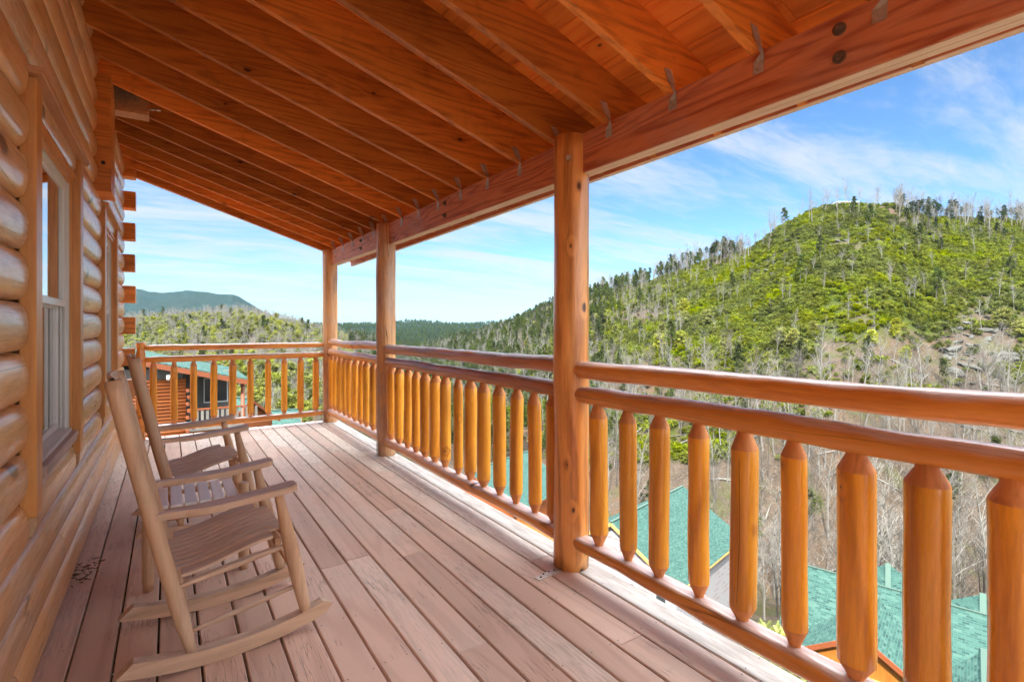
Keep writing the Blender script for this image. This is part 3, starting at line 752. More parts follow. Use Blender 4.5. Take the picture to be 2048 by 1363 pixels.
    # rungs
    def rung(p, q): 
        m_ = MB(); p, q = Vector(p), Vector(q); pts = [p.lerp(q, i/8) for i in range(9)]
        m_.tube(pts, [0.008+0.004*math.sin(math.pi*i/8) for i in range(9)], 10)
        ax = 'chair_x' if abs(q.x-p.x) > abs(q.y-p.y) else 'chair_y'; m_.build('rung', M[ax], o)
    for y in (0.0, W-0.005):
        rung((0.012, y, 0.325), (0.44, y, 0.395)); rung((0.052, y, 0.14), (0.472, y, 0.208))
    rung((0.0, 0.0, 0.345), (0.0, W, 0.345)); rung((0.05, 0.0, 0.165), (0.05, W, 0.165)); rung((0.445, 0, 0.37), (0.445, W, 0.37)); rung((0.475, 0, 0.225), (0.475, W, 0.225)); 
    # arms
    for s, y in ((-1, -0.004), (1, W+0.004)):
        m_ = MB()
        prof = [(-0.05, .022, .014), (0.0, .025, .012), (0.05, .030, .014), (0.09, .044, .024), (0.13, .052, .032), (0.17, .050, .036), (0.24, .046, .038), (0.32, .047, .040), (0.40, .050, .042), (0.435, .049, .041), (0.452, .040, .034)]
        N = 2
        hz_ = lambda x: 0.604 + 0.030*(x+0.05)/0.5 - 0.010*math.sin(math.pi*(x+0.05)/0.5)
        rows = []
        ol = [(p[0], y + s*p[1]) for p in prof] + [(p[0], y - s*p[2]) for p in reversed(prof)]
        if s > 0: ol = ol
        L = [(p[0], y + s*p[1]) for p in prof]; Rr = [(p[0], y - s*p[2]) for p in prof]; th = 0.026
        rows = [[(a[0], a[1], hz_(a[0])) for a in L], [(a[0], a[1], hz_(a[0])+th-.004) for a in L], [(a[0], a[1]-s*.004, hz_(a[0])+th) for a in L],
                [(a[0], a[1]+s*.004, hz_(a[0])+th) for a in Rr], [(a[0], a[1], hz_(a[0])+th-.004) for a in Rr], [(a[0], a[1], hz_(a[0])) for a in Rr], [(a[0], a[1], hz_(a[0])) for a in L]]
        if s < 0: rows.reverse()
        m_.grid(rows, sm=False)
        for q in (0, -1): m_.poly([rw[q] for rw in rows[:6]])
        m_.build('arm', M['chair_x'], o)
    return o
rocking_chair((0.006, 2.375, 0), R(2.5), 'nearest wooden rocking chair, its worn curved rockers on the deck in the foreground')
rocking_chair((-0.0, 3.90, 0), R(5), 'farther wooden rocking chair, beyond the little slatted table and nearer the far railing')

t = empty('side_table', (0.13, 3.35, 0), R(0)); tag(t, 'low slatted wooden side table standing between the two rocking chairs', 'table')
for (x, y) in ((-0.215, -0.165), (0.215, -0.165), (-0.215, 0.165), (0.215, 0.165)):
    m_ = MB(); zt = 0.475
    m_.tube([(x, y, z_) for z_ in (0.001, .05, .2, .36, .44, zt-.004, zt)], [.021, .026, .029, .027, .025, .0245, .022], 14); m_.build('leg', M['chair'], t)
for i in range(6):
    m_ = MB(); x0 = -0.185 + i*0.064; m_.bbox(x0, x0+0.052, -0.185, 0.185, 0.402, 0.418, .002); m_.build('slat', M['table_slat'], t)
for y in (-0.165, 0.165):
    for z_ in (0.385, 0.24):
        m_ = MB(); m_.tube([(-0.21, y, z_), (0, y, z_), (0.21, y, z_)], [.009, .013, .009], 10); m_.build('rung', M['chair_x'], t)
for x in (-0.215, 0.215):
    for z_ in (0.39, 0.26):
        m_ = MB(); m_.tube([(x, -0.16, z_), (x, 0, z_), (x, 0.16, z_)], [.009, .013, .009], 10); m_.build('rung', M['chair_y'], t)
# ================================================================ terrain
def itp(x, xs, ys): return np.interp(x, xs, ys)
CU = [150, 270, 330, 400, 480, 530, 580, 640, 700, 760, 800, 850, 900, 950, 1000, 1060, 1110, 1150, 1200, 1300, 1400, 1450, 1500, 1530, 1560, 1600, 1650, 1700, 1780, 1820, 1850, 1950, 2048, 2400, 3000]
CV = [645, 645, 640, 634, 629, 636, 648, 664, 680, 696, 703, 697, 685, 675, 664, 640, 616, 602, 588, 562, 530, 513, 500, 478, 456, 435, 418, 411, 411, 425, 436, 442, 446, 470, 520]
DU = [150, 400, 640, 760, 830, 900, 1000, 1110, 1200, 1400, 1500, 1600, 1750, 1850, 2048, 2600]
DD = [420, 460, 480, 560, 800, 720, 600, 500, 440, 350, 320, 300, 280, 300, 290, 260]
MU = [-500, 0, 200, 245, 280, 300, 330, 370, 410, 440, 465, 480, 500, 520, 560, 620, 700, 760, 4000]
MV = [600, 560, 568, 572, 576, 582, 585, 580, 583, 587, 587, 592, 604, 616, 634, 646, 653, 662, 664]
def fbm(x, y, s, oct=4):
    v = np.zeros_like(x); a = 1.0
    for o in range(oct):
        ph = 17.3*o
        v += a*(np.sin(x*s + 1.7*np.sin(y*s*0.73 + ph)) * np.cos(y*s*1.1 + 1.9*np.sin(x*s*0.61 + ph*1.3)))
        s *= 2.03; a *= 0.5
    return v
def height(x, y):
    x = np.asarray(x, float); y = np.asarray(y, float)
    d = x*ST + y*CT; r = x*CT - y*ST
    rho = np.hypot(d, r); phi = np.arctan2(r, d)
    back = np.abs(phi) > R(58)
    ph = np.clip(phi, -R(58), R(58)); k = np.tan(ph); u = 1024 + F*k
    de = rho*np.cos(ph)
    vc = itp(u, CU, CV); dc = itp(u, DU, DD); zc = CAMZ + (HZ-vc)/F*dc
    rt = np.clip((u-700)/500, 0, 1)
    dv = 120*(1-rt) + 98*rt; zv = -31*(1-rt) - 50*rt
    near = itp(de, [0, 12, 25, 45, 80], [-9.5, -12, -20, -29, -40]); 
    nz = near*(1-0) ; 
    near_l = itp(de, [0, 12, 25, 45, 80], [-9.5, -11, -14, -19, -27])
    near = near_l*(1-rt) + near*rt
    t0 = np.clip((de-60)/np.maximum(dv-60, 1), 0, 1); t0 = t0*t0*(3-2*t0)
    z = near*(1-t0) + zv*t0
    t = np.clip((de-dv)/(dc-dv), 0, 1); s = t*(1.22-0.22*t)
    z = np.where(de > dv, zv + (zc-zv)*s, z)
    over = np.maximum(de-dc, 0)
    zo = zc - over*0.02 - np.minimum(over*over/500.0, over*0.30)
    vr = 650.5 + 1.6*np.sin(u*0.013) + 1.2*np.sin(u*0.041+1)
    zr = CAMZ + (HZ-vr)/F*2500
    vm = itp(u, MU, MV); zm = CAMZ + (HZ-vm)/F*3600
    base = dc+260
    q = [base, base*0+1500, base*0+2500, base*0+2800, base*0+3600, base*0+4300, base*0+9500]
    zq = [base*0-48, base*0-32, zr, np.minimum(zr-25, 0)+0*zr + np.maximum(zm-60, 0)*0.55, zm, np.minimum(zm-150, -20), base*0-90]
    zf = np.zeros_like(de)+0.0
    for i in range(len(q)-1):
        tt = np.clip((de-q[i])/(q[i+1]-q[i]), 0, 1); seg = (de >= q[i]) & (de < q[i+1])
        sm = tt*tt*(3-2*tt) if i not in (1,) else tt
        zf = np.where(seg, zq[i]+(zq[i+1]-zq[i])*sm, zf)
    zf = np.where(de >= q[-1], -90, zf)
    zbase = np.where(de > dc, np.maximum(zo, -48), z)
    bl = np.clip((de-dc-150)/110, 0, 1)
    z = np.where(de > dc, zbase*(1-bl) + np.where(de < base, -48, zf)*bl, z)
    amp = np.interp(de, [0, 70, 130, 250, 1200, 3500, 9000], [0.1, 0.3, 1.0, 1.2, 7, 26, 20])
    sc = 1.0
    n_ = np.where(de < 900, fbm(x, y, 0.045), fbm(x, y, 0.0065, 5))
    z = z + amp*0.55*n_ - np.where(de >= 900, amp*0.5, 0)*(de > 2600)
    z = np.where(back, np.where(rho < 60, -9.5 - rho*0.05, -12 - 0*rho), z)
    return z
def ground_z(x, y): return float(height(np.array([x]), np.array([y]))[0])
ph_in = np.arange(-52, 52.001, 0.13); ph_out = np.arange(55, 305.1, 5.0)
PH = np.radians(np.concatenate([ph_in, ph_out])); nr = 330
RH = np.concatenate([[0.0], np.geomspace(2.0, 9500, nr-1)])
PP, RR = np.meshgrid(PH, RH)
DX, RX = RR*np.cos(PP), RR*np.sin(PP)
GX, GY = RX*CT + DX*ST, -RX*ST + DX*CT
GZ = height(GX, GY)
nph = len(PH); verts = np.stack([GX, GY, GZ], -1).reshape(-1, 3)
i0 = np.arange((nr-1)*nph); ri, ci = i0//nph, i0 % nph; cj = (ci+1) % nph
faces = np.stack([ri*nph+ci, ri*nph+cj, (ri+1)*nph+cj, (ri+1)*nph+ci], -1)
me = bpy.data.meshes.new('ground'); me.vertices.add(len(verts)); me.vertices.foreach_set('co', verts.ravel())
me.loops.add(len(faces)*4); me.loops.foreach_set('vertex_index', faces.ravel().astype(np.int32))
me.polygons.add(len(faces)); me.polygons.foreach_set('loop_start', np.arange(len(faces), dtype=np.int32)*4)
me.polygons.foreach_set('use_smooth', np.ones(len(faces), bool)); me.update(); me.validate()
ground = bpy.data.objects.new('ground', me); COL.objects.link(ground); tag(ground, 'wooded valley floor, brown leaf covered hillsides and far blue green mountain', kind='structure')
# make sure normals look up
if me.polygons[len(me.polygons)//2].normal.z < 0: me.flip_normals()

def ground_material():
    t = NT('forest_floor')
    P = t.n('ShaderNodeTexCoord').outputs['Object']
    dist = t.n('ShaderNodeVectorMath', {0: P}, operation='LENGTH').outputs['Value']
    n1 = t.noise(P, 0.035, 5, 0.6); n2 = t.noise(P, 0.35, 5, 0.65); n3 = t.noise(P, 2.2, 4, 0.7)
    leaf = t.mix(t.smooth(n2, 0.35, 0.65), (0.0650, 0.0478, 0.0343), (0.0390, 0.0291, 0.0213))
    leaf = t.mix(t.smooth(n3, 0.45, 0.7), leaf, (0.0936, 0.0754, 0.0582))
    clay = t.mix(t.smooth(n3, 0.4, 0.65), (0.0884, 0.0572, 0.0354), (0.0650, 0.0416, 0.0260))
    col = t.mix(t.smooth(t.math('ADD', t.math('MULTIPLY', n1, 0.6), t.math('MULTIPLY', n2, 0.4)), 0.52, 0.60), leaf, clay)
    moss = t.mix(n3, (0.0312, 0.0416, 0.0104), (0.0520, 0.0572, 0.0182))
    col = t.mix(t.math('MULTIPLY', t.smooth(t.noise(P, 0.09, 5, 0.65), 0.48, 0.62), 0.6), col, moss)
    vg = t.n('ShaderNodeAttribute', attribute_name='veg').outputs['Fac']
    low = t.mix(n3, (0.0234, 0.0338, 0.0052), (0.0494, 0.0624, 0.0094))
    col = t.mix(t.smooth(t.math('ADD', vg, t.math('MULTIPLY', t.math('SUBTRACT', n2, 0.5), 0.9)), 0.15, 0.55), col, low)
    # distant forest seen as mottled canopy
    f1 = t.noise(P, 0.02, 6, 0.62); f2 = t.noise(P, 0.0032, 4, 0.55); f3 = t.noise(P, 0.11, 3, 0.6)
    far = t.mix(t.smooth(f1, 0.4, 0.62), (0.0032, 0.0076, 0.0040), (0.0081, 0.0135, 0.0063))
    far = t.mix(t.math('MULTIPLY', t.smooth(f2, 0.5, 0.68), 0.45), far, (0.0144, 0.0135, 0.0090))
    far = t.mix(t.math('MULTIPLY', t.smooth(f3, 0.45, 0.62), 0.5), far, (0.0032, 0.0065, 0.0029))
    col = t.mix(t.smooth(dist, 600.0, 1100.0), col, far)
    h = t.math('ADD', t.math('MULTIPLY', n3, 0.35), t.math('MULTIPLY', n2, 1.5))
    hf = t.math('ADD', t.math('MULTIPLY', f1, 26.0), t.math('MULTIPLY', f3, 9.0))
    hh = t.math('ADD', h, t.math('MULTIPLY', t.smooth(dist, 600.0, 1100.0), hf))
    return t.principled(col, 0.95, 0.1, bump=hh, bstr=0.7, bdist=1.0)
#VEG
me.materials.append(ground_material())

# ================================================================ vegetation prototypes
def leafmat(name, a, b, trans=0.25, var=0.5):
    t = NT(name); oi = t.n('ShaderNodeObjectInfo'); at_ = t.n('ShaderNodeAttribute', attribute_name='rnd')
    f = t.math('ADD', t.math('MULTIPLY', oi.outputs['Random'], 0.65), t.math('MULTIPLY', at_.outputs['Fac'], 0.45), clamp=True)
    col = t.mix(f, a, b)
    col = t.n('ShaderNodeHueSaturation', {'Color': col, 'Value': t.math('ADD', 1.0-var/2, t.math('MULTIPLY', at_.outputs['Fac'], var))}).outputs[0]
    gp = t.n('ShaderNodeNewGeometry').outputs['Position']; zn = t.noise(gp, 0.045, 3, 0.6); z2 = t.noise(gp, 0.16, 2, 0.6)
    col = t.n('ShaderNodeHueSaturation', {'Color': col, 'Hue': t.math('ADD', 0.5, t.math('MULTIPLY', t.math('SUBTRACT', z2, 0.5), 0.06)), 'Saturation': t.math('ADD', 0.9, t.math('MULTIPLY', t.math('SUBTRACT', zn, 0.5), 1.0)),
               'Value': t.math('ADD', 0.55, t.math('MULTIPLY', t.math('ADD', t.smooth(zn, 0.35, 0.65), t.smooth(z2, 0.35, 0.65)), 0.42))}).outputs[0]
    df = t.n('ShaderNodeBsdfDiffuse', {'Color': col}); tr = t.n('ShaderNodeBsdfTranslucent', {'Color': col})
    mx = t.n('ShaderNodeMixShader', {0: trans, 1: df.outputs[0], 2: tr.outputs[0]}); t.t.links.new(mx.outputs[0], t.out.inputs[0]); return t.mat
M['pine'] = leafmat('pine_needles', (0.0338, 0.0520, 0.0114), (0.0728, 0.0884, 0.0198))
M['pine_dark'] = leafmat('dark_pine_needles', (0.0146, 0.0260, 0.0104), (0.0364, 0.0494, 0.0156))
M['pine_lime'] = leafmat('young_pine_needles', (0.11, 0.125, 0.016), (0.21, 0.215, 0.032))
M['shrub'] = leafmat('bright_shrub_leaves', (0.050, 0.070, 0.0045), (0.145, 0.160, 0.0100), 0.3, 0.7)
M['bark_pale'] = plain('pale_grey_bark', (0.1560, 0.1482, 0.1326), 0.9, 0.1, 0.25, 3)
M['bark_mid'] = plain('greyish_brown_bark', (0.0884, 0.0780, 0.0676), 0.9, 0.1, 0.3, 3)
M['bark_dark'] = plain('dark_pine_bark', (0.0598, 0.0494, 0.0416), 0.9, 0.1, 0.3, 3)
M['rock'] = plain('pale_grey_rock', (0.0702, 0.0702, 0.0624), 0.9, 0.15, 0.5, 1.2)
def ntube(m_, pts, rad, n=3, r=0.5):
    m_.tube(pts, rad, n, r=r, sm=False, cap=False)
def bare_tree_mesh(seed, H=15, spread=0.30, dens=1.0):
    rd = random.Random(seed); m_ = MB()
    def branch(p, d_, L, r0, lvl):
        n = 5 if lvl == 0 else 3; pts = [Vector(p)]; dd = Vector(d_)
        for i in range(n):
            dd = (dd + Vector((rd.gauss(0, .13), rd.gauss(0, .13), rd.gauss(0.05, .06)))*(0.4 if lvl == 0 else 1.0)).normalized()
            pts.append(pts[-1] + dd*L/n)
        ntube(m_, pts, [r0*(1-0.82*i/n) + 0.004 for i in range(n+1)], 4 if lvl == 0 else 3)
        if lvl >= 3: return
        cnt = int({0: 15, 1: 5, 2: 3}[lvl]*dens)
        for i in range(cnt):
            t_ = rd.uniform(0.35 if lvl == 0 else 0.25, 1.0); q = t_*n; a = min(int(q), n-1); pos = pts[a].lerp(pts[a+1], q-a)
            an = rd.uniform(0, 6.283); side = Vector((math.cos(an), math.sin(an), 0))
            up = rd.uniform(0.5, 1.2); nd = (side*1.0 + Vector((0, 0, up)) + dd*0.4).normalized()
            LL = L*rd.uniform(.6, 1.1)*(spread*(1.25 - t_*0.7) if lvl == 0 else 0.5)
            branch(pos, nd, LL, max(r0*(1-0.8*t_)*0.5, 0.012), lvl+1)
    branch((0, 0, -0.6), (rd.gauss(0, .04), rd.gauss(0, .04), 1), H, 0.19*H/15, 0)
    return m_
def tuft(m_, c, s, rd, n=7, r=None, flat=0.6):
    r = rd.random() if r is None else r
    for i in range(n):
        d_ = Vector((rd.gauss(0, 1), rd.gauss(0, 1), rd.gauss(0.15, flat))).normalized()
        w_ = d_.cross(Vector((rd.gauss(0, 1), rd.gauss(0, 1), rd.gauss(0, 1)))).normalized()*s*0.34
        o_ = c + Vector((rd.gauss(0, .3), rd.gauss(0, .3), rd.gauss(0, .22)))*s
        m_.poly([o_ - w_*0.6, o_ + w_*0.6, o_ + d_*s*0.9 + w_*0.35, o_ + d_*s*1.05 - w_*0.3], r=min(1, max(0, r + rd.gauss(0, .12))))
def pine_mesh(seed, H=14, crown0=0.4, rad=2.6, cone=0.6, limbs=42, tn=4, ts=0.62):
    rd = random.Random(seed); tr = MB(); cr = MB()
    bend = (rd.gauss(0, .25), rd.gauss(0, .25))
    ctr = lambda t_: Vector((bend[0]*t_*t_*2, bend[1]*t_*t_*2, H*t_))
    tr.tube([ctr(i/7) - Vector((0, 0, .8 if i == 0 else 0)) for i in range(8)], [0.20*H/14*(1-.85*i/7)+.01 for i in range(8)], 5, sm=False)
    for i in range(limbs):
        t_ = crown0 + (1-crown0)*((i+rd.random())/limbs)**0.85
        an = rd.uniform(0, 6.283); f = (1-t_)/(1-crown0)
        L = rad*(f**cone*0.9+0.12)*rd.uniform(.55, 1.1)*(0.55 + 0.45*min(1, (t_-crown0)/0.12))
        b0 = ctr(t_); e = b0 + Vector((math.cos(an)*L, math.sin(an)*L, L*rd.uniform(-.12, .35)))
        ntube(tr, [b0, b0.lerp(e, .5)+Vector((0,0,-.05*L)), e], [0.05, 0.03, 0.012])
        br = rd.random()
        for q in range(tn):
            c = b0.lerp(e, rd.uniform(.35, 1.05)) + Vector((rd.gauss(0, .16), rd.gauss(0, .16), rd.gauss(0, .1)))*L*0.6
            tuft(cr, c, ts*rd.uniform(.7, 1.2), rd, 7, r=br*0.6+rd.random()*0.4)
    tuft(cr, ctr(1.0), ts, rd, 8)
    return tr, cr
def shrub_mesh(seed, n=60, s=0.42, wid=1.25, hgt=1.3):
    rd = random.Random(seed); cr = MB()
    lobes = [(Vector((rd.gauss(0, .5)*wid, rd.gauss(0, .5)*wid, hgt*rd.uniform(.3, .8))), rd.uniform(.45, .85)) for _ in range(5)]
    for i in range(n):
        c, q = rd.choice(lobes); d_ = Vector((rd.gauss(0, 1), rd.gauss(0, 1), rd.gauss(.35, .8))).normalized()
        tuft(cr, c + d_*q*rd.uniform(.6, 1.0), s*rd.uniform(.7, 1.25), rd, 6, r=rd.random())
    return cr

PROTO = {'bare': [], 'bare_mid': [], 'pine': [], 'ridge': [], 'young': [], 'shrub': []}
def proto_single(m_, mat, nm):
    o = m_.build(nm, mat); COL.objects.unlink(o); return [o]
for s in range(5): PROTO['bare'].append(proto_single(bare_tree_mesh(100+s, 15, .30), M['bark_pale'], 'bare_tree'))
for s in range(4): PROTO['bare_mid'].append(proto_single(bare_tree_mesh(200+s, 13, .36, 1.15), M['bark_mid'], 'bare_tree'))
def proto_pine(tr, cr, mat, bark):
    a = tr.build('trunk', bark); b = cr.build('crown', mat); COL.objects.unlink(a); COL.objects.unlink(b); return [a, b]
for s in range(4):
    PROTO['pine'].append(proto_pine(*pine_mesh(300+s, 13, .38, 2.9, .6, 44), M['pine'], M['bark_mid']))
for s in range(3):
    PROTO['ridge'].append(proto_pine(*pine_mesh(330+s, 17, .58, 2.6, .35, 26, 4, .62), M['pine_dark'], M['bark_dark']))
for s in range(3):
    PROTO['young'].append(proto_pine(*pine_mesh(350+s, 8.5, .16, 3.3, .28, 74, 4, .78), M['pine_lime'], M['bark_mid']))
for s in range(4): PROTO['shrub'].append(proto_single(shrub_mesh(400+s), M['shrub'], 'shrub'))

def place_tree(kind, x, y, z, sc, label, group, cat='tree', name=None):
    pr = random.choice(PROTO[kind]); rz = random.uniform(0, 6.283)
    if len(pr) == 1:
        o = bpy.data.objects.new(name or {'bare': 'bare_tree', 'bare_mid': 'bare_tree', 'shrub': 'shrub'}[kind], pr[0].data); COL.objects.link(o)
    else:
        o = empty(name or 'pine_tree', (0, 0, 0))
        for p in pr:
            c = bpy.data.objects.new(p.name.split('.')[0], p.data); COL.objects.link(c); c.parent = o
    o.location = (x, y, z); o.rotation_euler = (random.gauss(0, .03), random.gauss(0, .03), rz); s_ = sc
    o.scale = (s_*random.uniform(.85, 1.15), s_*random.uniform(.85, 1.15), s_)
    tag(o, label, cat, group); return o

def scatter_object(name, label, protos, pts, scl, rots, var, mats=None):
    """one object whose points carry instances of the prototypes' meshes"""
    # protos: list of lists of objects (already linked, visible ones)
    me = bpy.data.meshes.new(name); me.vertices.add(len(pts)); me.vertices.foreach_set('co', np.asarray(pts, np.float32).ravel())
    for nm, ty, dt in (('scl', 'FLOAT', scl), ('var', 'INT', var)):
        a = me.attributes.new(nm, ty, 'POINT'); a.data.foreach_set('value', np.asarray(dt))
    a = me.attributes.new('rot', 'FLOAT_VECTOR', 'POINT'); a.data.foreach_set('vector', np.asarray(rots, np.float32).ravel())
    o = bpy.data.objects.new(name, me); COL.objects.link(o)
    g = bpy.data.node_groups.new(name, 'GeometryNodeTree')
    g.interface.new_socket('Geometry', in_out='INPUT', socket_type='NodeSocketGeometry'); g.interface.new_socket('Geometry', in_out='OUTPUT', socket_type='NodeSocketGeometry')
    gi = g.nodes.new('NodeGroupInput'); go = g.nodes.new('NodeGroupOutput'); jn = g.nodes.new('GeometryNodeJoinGeometry')
    def attr(nm, dt):
        n = g.nodes.new('GeometryNodeInputNamedAttribute'); n.data_type = dt; n.inputs['Name'].default_value = nm
        return [s for s in n.outputs if s.enabled and s.name == 'Attribute'][0]
    av, asc, ar = attr('var', 'INT'), attr('scl', 'FLOAT'), attr('rot', 'FLOAT_VECTOR')
    e2r = g.nodes.new('FunctionNodeEulerToRotation'); g.links.new(ar, e2r.inputs[0])
    for i, pl in enumerate(protos):
        cmp_ = g.nodes.new('FunctionNodeCompare'); cmp_.data_type = 'INT'; cmp_.operation = 'EQUAL'
        ci_ = [s for s in cmp_.inputs if s.enabled]; g.links.new(av, ci_[0]); ci_[1].default_value = i
        jj = g.nodes.new('GeometryNodeJoinGeometry')
        for p in reversed(pl):
            oi = g.nodes.new('GeometryNodeObjectInfo'); oi.transform_space = 'ORIGINAL'; oi.inputs['Object'].default_value = p; oi.inputs['As Instance'].default_value = False
            g.links.new(oi.outputs['Geometry'], jj.inputs[0])
        ip = g.nodes.new('GeometryNodeInstanceOnPoints')
        g2i = g.nodes.new('GeometryNodeGeometryToInstance'); g.links.new(jj.outputs[0], g2i.inputs[0])
        g.links.new(gi.outputs[0], ip.inputs['Points']); g.links.new(cmp_.outputs[0], ip.inputs['Selection'])
        g.links.new(g2i.outputs[0], ip.inputs['Instance']); g.links.new(e2r.outputs[0], ip.inputs['Rotation']); g.links.new(asc, ip.inputs['Scale'])
        g.links.new(ip.outputs[0], jn.inputs[0])
    g.links.new(jn.outputs[0], go.inputs[0])
    md = o.modifiers.new('scatter', 'NODES'); md.node_group = g
    tag(o, label, kind='stuff'); return o

# ---- candidate points on the terrain, sampled evenly by area --------------------------------
def sample(n, r0, r1, u0=-250, u1=2350):
    k0, k1 = math.atan((u0-1024)/F), math.atan((u1-1024)/F)
    ph = rng.uniform(k0, k1, n); rr = np.sqrt(rng.uniform(r0*r0, r1*r1, n))
    d = rr*np.cos(ph); r = rr*np.sin(ph); x = r*CT + d*ST; y = -r*ST + d*CT; z = height(x, y)
    u = 1024 + F*r/d; v = HZ + (CAMZ-z)/d*F
    return x, y, z, u, v, d
def patch(x, y, s, seed): return 0.5 + 0.28*fbm(x+seed*37.1, y-seed*21.7, s, 3)
HOUSES = []          # (x, y, radius) kept clear of trees
def clear(x, y):
    ok = np.ones(len(x), bool)
    for hx, hy, hr in HOUSES: ok &= np.hypot(x-hx, y-hy) > hr
    return ok
# ================================================================ neighbouring houses
def shingle_material():
    t = NT('teal_shingles'); uv = t.n('ShaderNodeUVMap'); 
    br = t.n('ShaderNodeTexBrick', {'Vector': uv.outputs[0], 'Scale': 1.0, 'Mortar Size': 0.014, 'Bias': 0.0, 'Brick Width': 0.34, 'Row Height': 0.15,
             'Color1': (0, 0, 0, 1), 'Color2': (1, 1, 1, 1), 'Mortar': (0.5, 0.5, 0.5, 1)}, offset=0.5, squash=1.0)
    n = t.noise(uv.outputs[0], 1.3, 3, 0.6)
    rv = t.n('ShaderNodeSeparateColor', {0: br.outputs['Color']}).outputs[0]
    col = t.ramp(t.math('ADD', t.math('MULTIPLY', rv, 0.85), t.math('MULTIPLY', n, 0.25)), [(0.05, (0.0095, 0.0245, 0.0215)), (0.35, (0.019, 0.047, 0.0385)), (0.7, (0.027, 0.064, 0.0505)), (1.0, (0.044, 0.085, 0.067))])
    col = t.mix(t.math('MULTIPLY', br.outputs['Fac'], 0.85), col, (0.03, 0.09, 0.08))
    return t.principled(col, 0.85, 0.2, bump=t.math('SUBTRACT', 1.0, br.outputs['Fac']), bstr=0.4, bdist=0.02)
M['shingle'] = shingle_material()
M['cap'] = plain('teal_ridge_cap', (0.0484, 0.0837, 0.0670), 0.8, 0.2, 0.08)
M['osb'] = plain('yellow_pine_framing', (0.4340, 0.2666, 0.0868), 0.7, 0.2, 0.2, 5)
M['orange_log'] = wood('bright_orange_log_wall', (0.2604, 0.0744, 0.0174), (0.1736, 0.0434, 0.0099), 'x', knots=0.2, rough=0.5, grain=0.3, knotscale=1.2)
M['orange_board'] = wood('orange_board_wall', (0.3100, 0.1178, 0.0186), (0.1860, 0.0527, 0.0087), 'z', knots=0.3, rough=0.5, grain=0.5, knotscale=1.5)
M['red_trim'] = wood('red_cedar_trim', (0.1860, 0.0527, 0.0186), (0.1116, 0.0279, 0.0099), 'x', knots=0.1, rough=0.5)
M['grey_board'] = wood('silvered_board', (0.1364, 0.1240, 0.1054), (0.0744, 0.0682, 0.0620), 'z', knots=0.2, rough=0.8, tone=0.5)
M['pane_dark'] = plain('dark_pane', (0.03, 0.035, 0.04), 0.12, 0.6, 0.1)
M['lattice'] = plain('orange_lattice', (0.3844, 0.1364, 0.0310), 0.6, 0.2, 0.2)
def wrap_material():
    t = NT('white_house_wrap'); P = t.n('ShaderNodeTexCoord').outputs['Object']
    br = t.n('ShaderNodeTexBrick', {'Vector': t.n('ShaderNodeMapping', {0: P, 2: (R(90), 0, R(12)), 3: (1, 1, 1)}).outputs[0], 'Scale': 1.0, 'Mortar Size': 0.0, 'Brick Width': 1.3, 'Row Height': 0.55, 'Color1': (0,0,0,1), 'Color2': (1,1,1,1)})
    sel = t.math('GREATER_THAN', t.n('ShaderNodeSeparateColor', {0: br.outputs['Color']}).outputs[0], 0.62)
    sp_ = t.n('ShaderNodeSeparateXYZ', {0: P}); row = t.math('PINGPONG', t.math('MULTIPLY', sp_.outputs[2], 3.3), 1.0)
    band = t.math('MULTIPLY', t.math('GREATER_THAN', row, 0.62), sel)
    dash = t.math('GREATER_THAN', t.noise(t.vmath('MULTIPLY', P, (5, 5, 1.5)), 3.0, 2, 0.6), 0.52)
    m_ = t.math('MULTIPLY', band, dash)
    col = t.mix(t.math('MULTIPLY', m_, 0.75), (0.26, 0.26, 0.265), (0.16, 0.04, 0.045))
    return t.principled(col, 0.6, 0.3)
M['wrap'] = wrap_material()

def roof_plane(name, corners, parent, th=0.10, mat=None):
    """corners (world): eave_a, eave_b, ridge_b, ridge_a ...; uv in metres along the eave and up the slope"""
    off = Vector(parent.location); pts = [Vector(p) for p in corners]
    e = (pts[1]-pts[0]).normalized(); nrm = e.cross(pts[-1]-pts[0]).normalized()
    if nrm.z < 0: nrm = -nrm
    up = nrm.cross(e)
    if up.z < 0: up = -up
    n = len(pts); vs = [p - off for p in pts] + [p - off - nrm*th for p in pts]
    me = bpy.data.meshes.new(name); fs = [list(range(n)), list(reversed(range(n, 2*n)))] + [[i, (i+1) % n, n+(i+1) % n, n+i] for i in range(n)]
    me.from_pydata([tuple(v) for v in vs], [], fs); uvl = me.uv_layers.new(name='UVMap')
    for p in me.polygons:
        for li in p.loop_indices:
            w_ = vs[me.loops[li].vertex_index] - vs[0]; uvl.data[li].uv = (w_.dot(e), w_.dot(up))
    me.materials.append(mat or M['shingle']); me.update()
    if me.polygons[0].normal.z < 0: me.flip_normals()
    o = bpy.data.objects.new(name, me); COL.objects.link(o); o.parent = parent; return o
def wb(m_, name, mat, parent):
    off = parent.location; m_.v = [(p[0]-off[0], p[1]-off[1], p[2]-off[2]) for p in m_.v]; return m_.build(name, mat, parent)
def strip(m_, p, q, w_, h, up=Vector((0, 0, 1)), r=None):
    """board from p to q, width w_ (sideways) and height h"""
    p, q = Vector(p), Vector(q); d_ = (q-p).normalized(); s = d_.cross(up).normalized()*w_/2; u_ = s.cross(d_).normalized()*h/2
    if r is None: r = random.random()
    b = len(m_.v)
    for a in (p, q):
        for (i, j) in ((-1, -1), (1, -1), (1, 1), (-1, 1)): m_.v.append(tuple(a + s*i + u_*j))
    for f in ((0,1,2,3), (7,6,5,4), (0,4,5,1), (1,5,6,2), (2,6,7,3), (3,7,4,0)): m_.face([b+k for k in f], r)
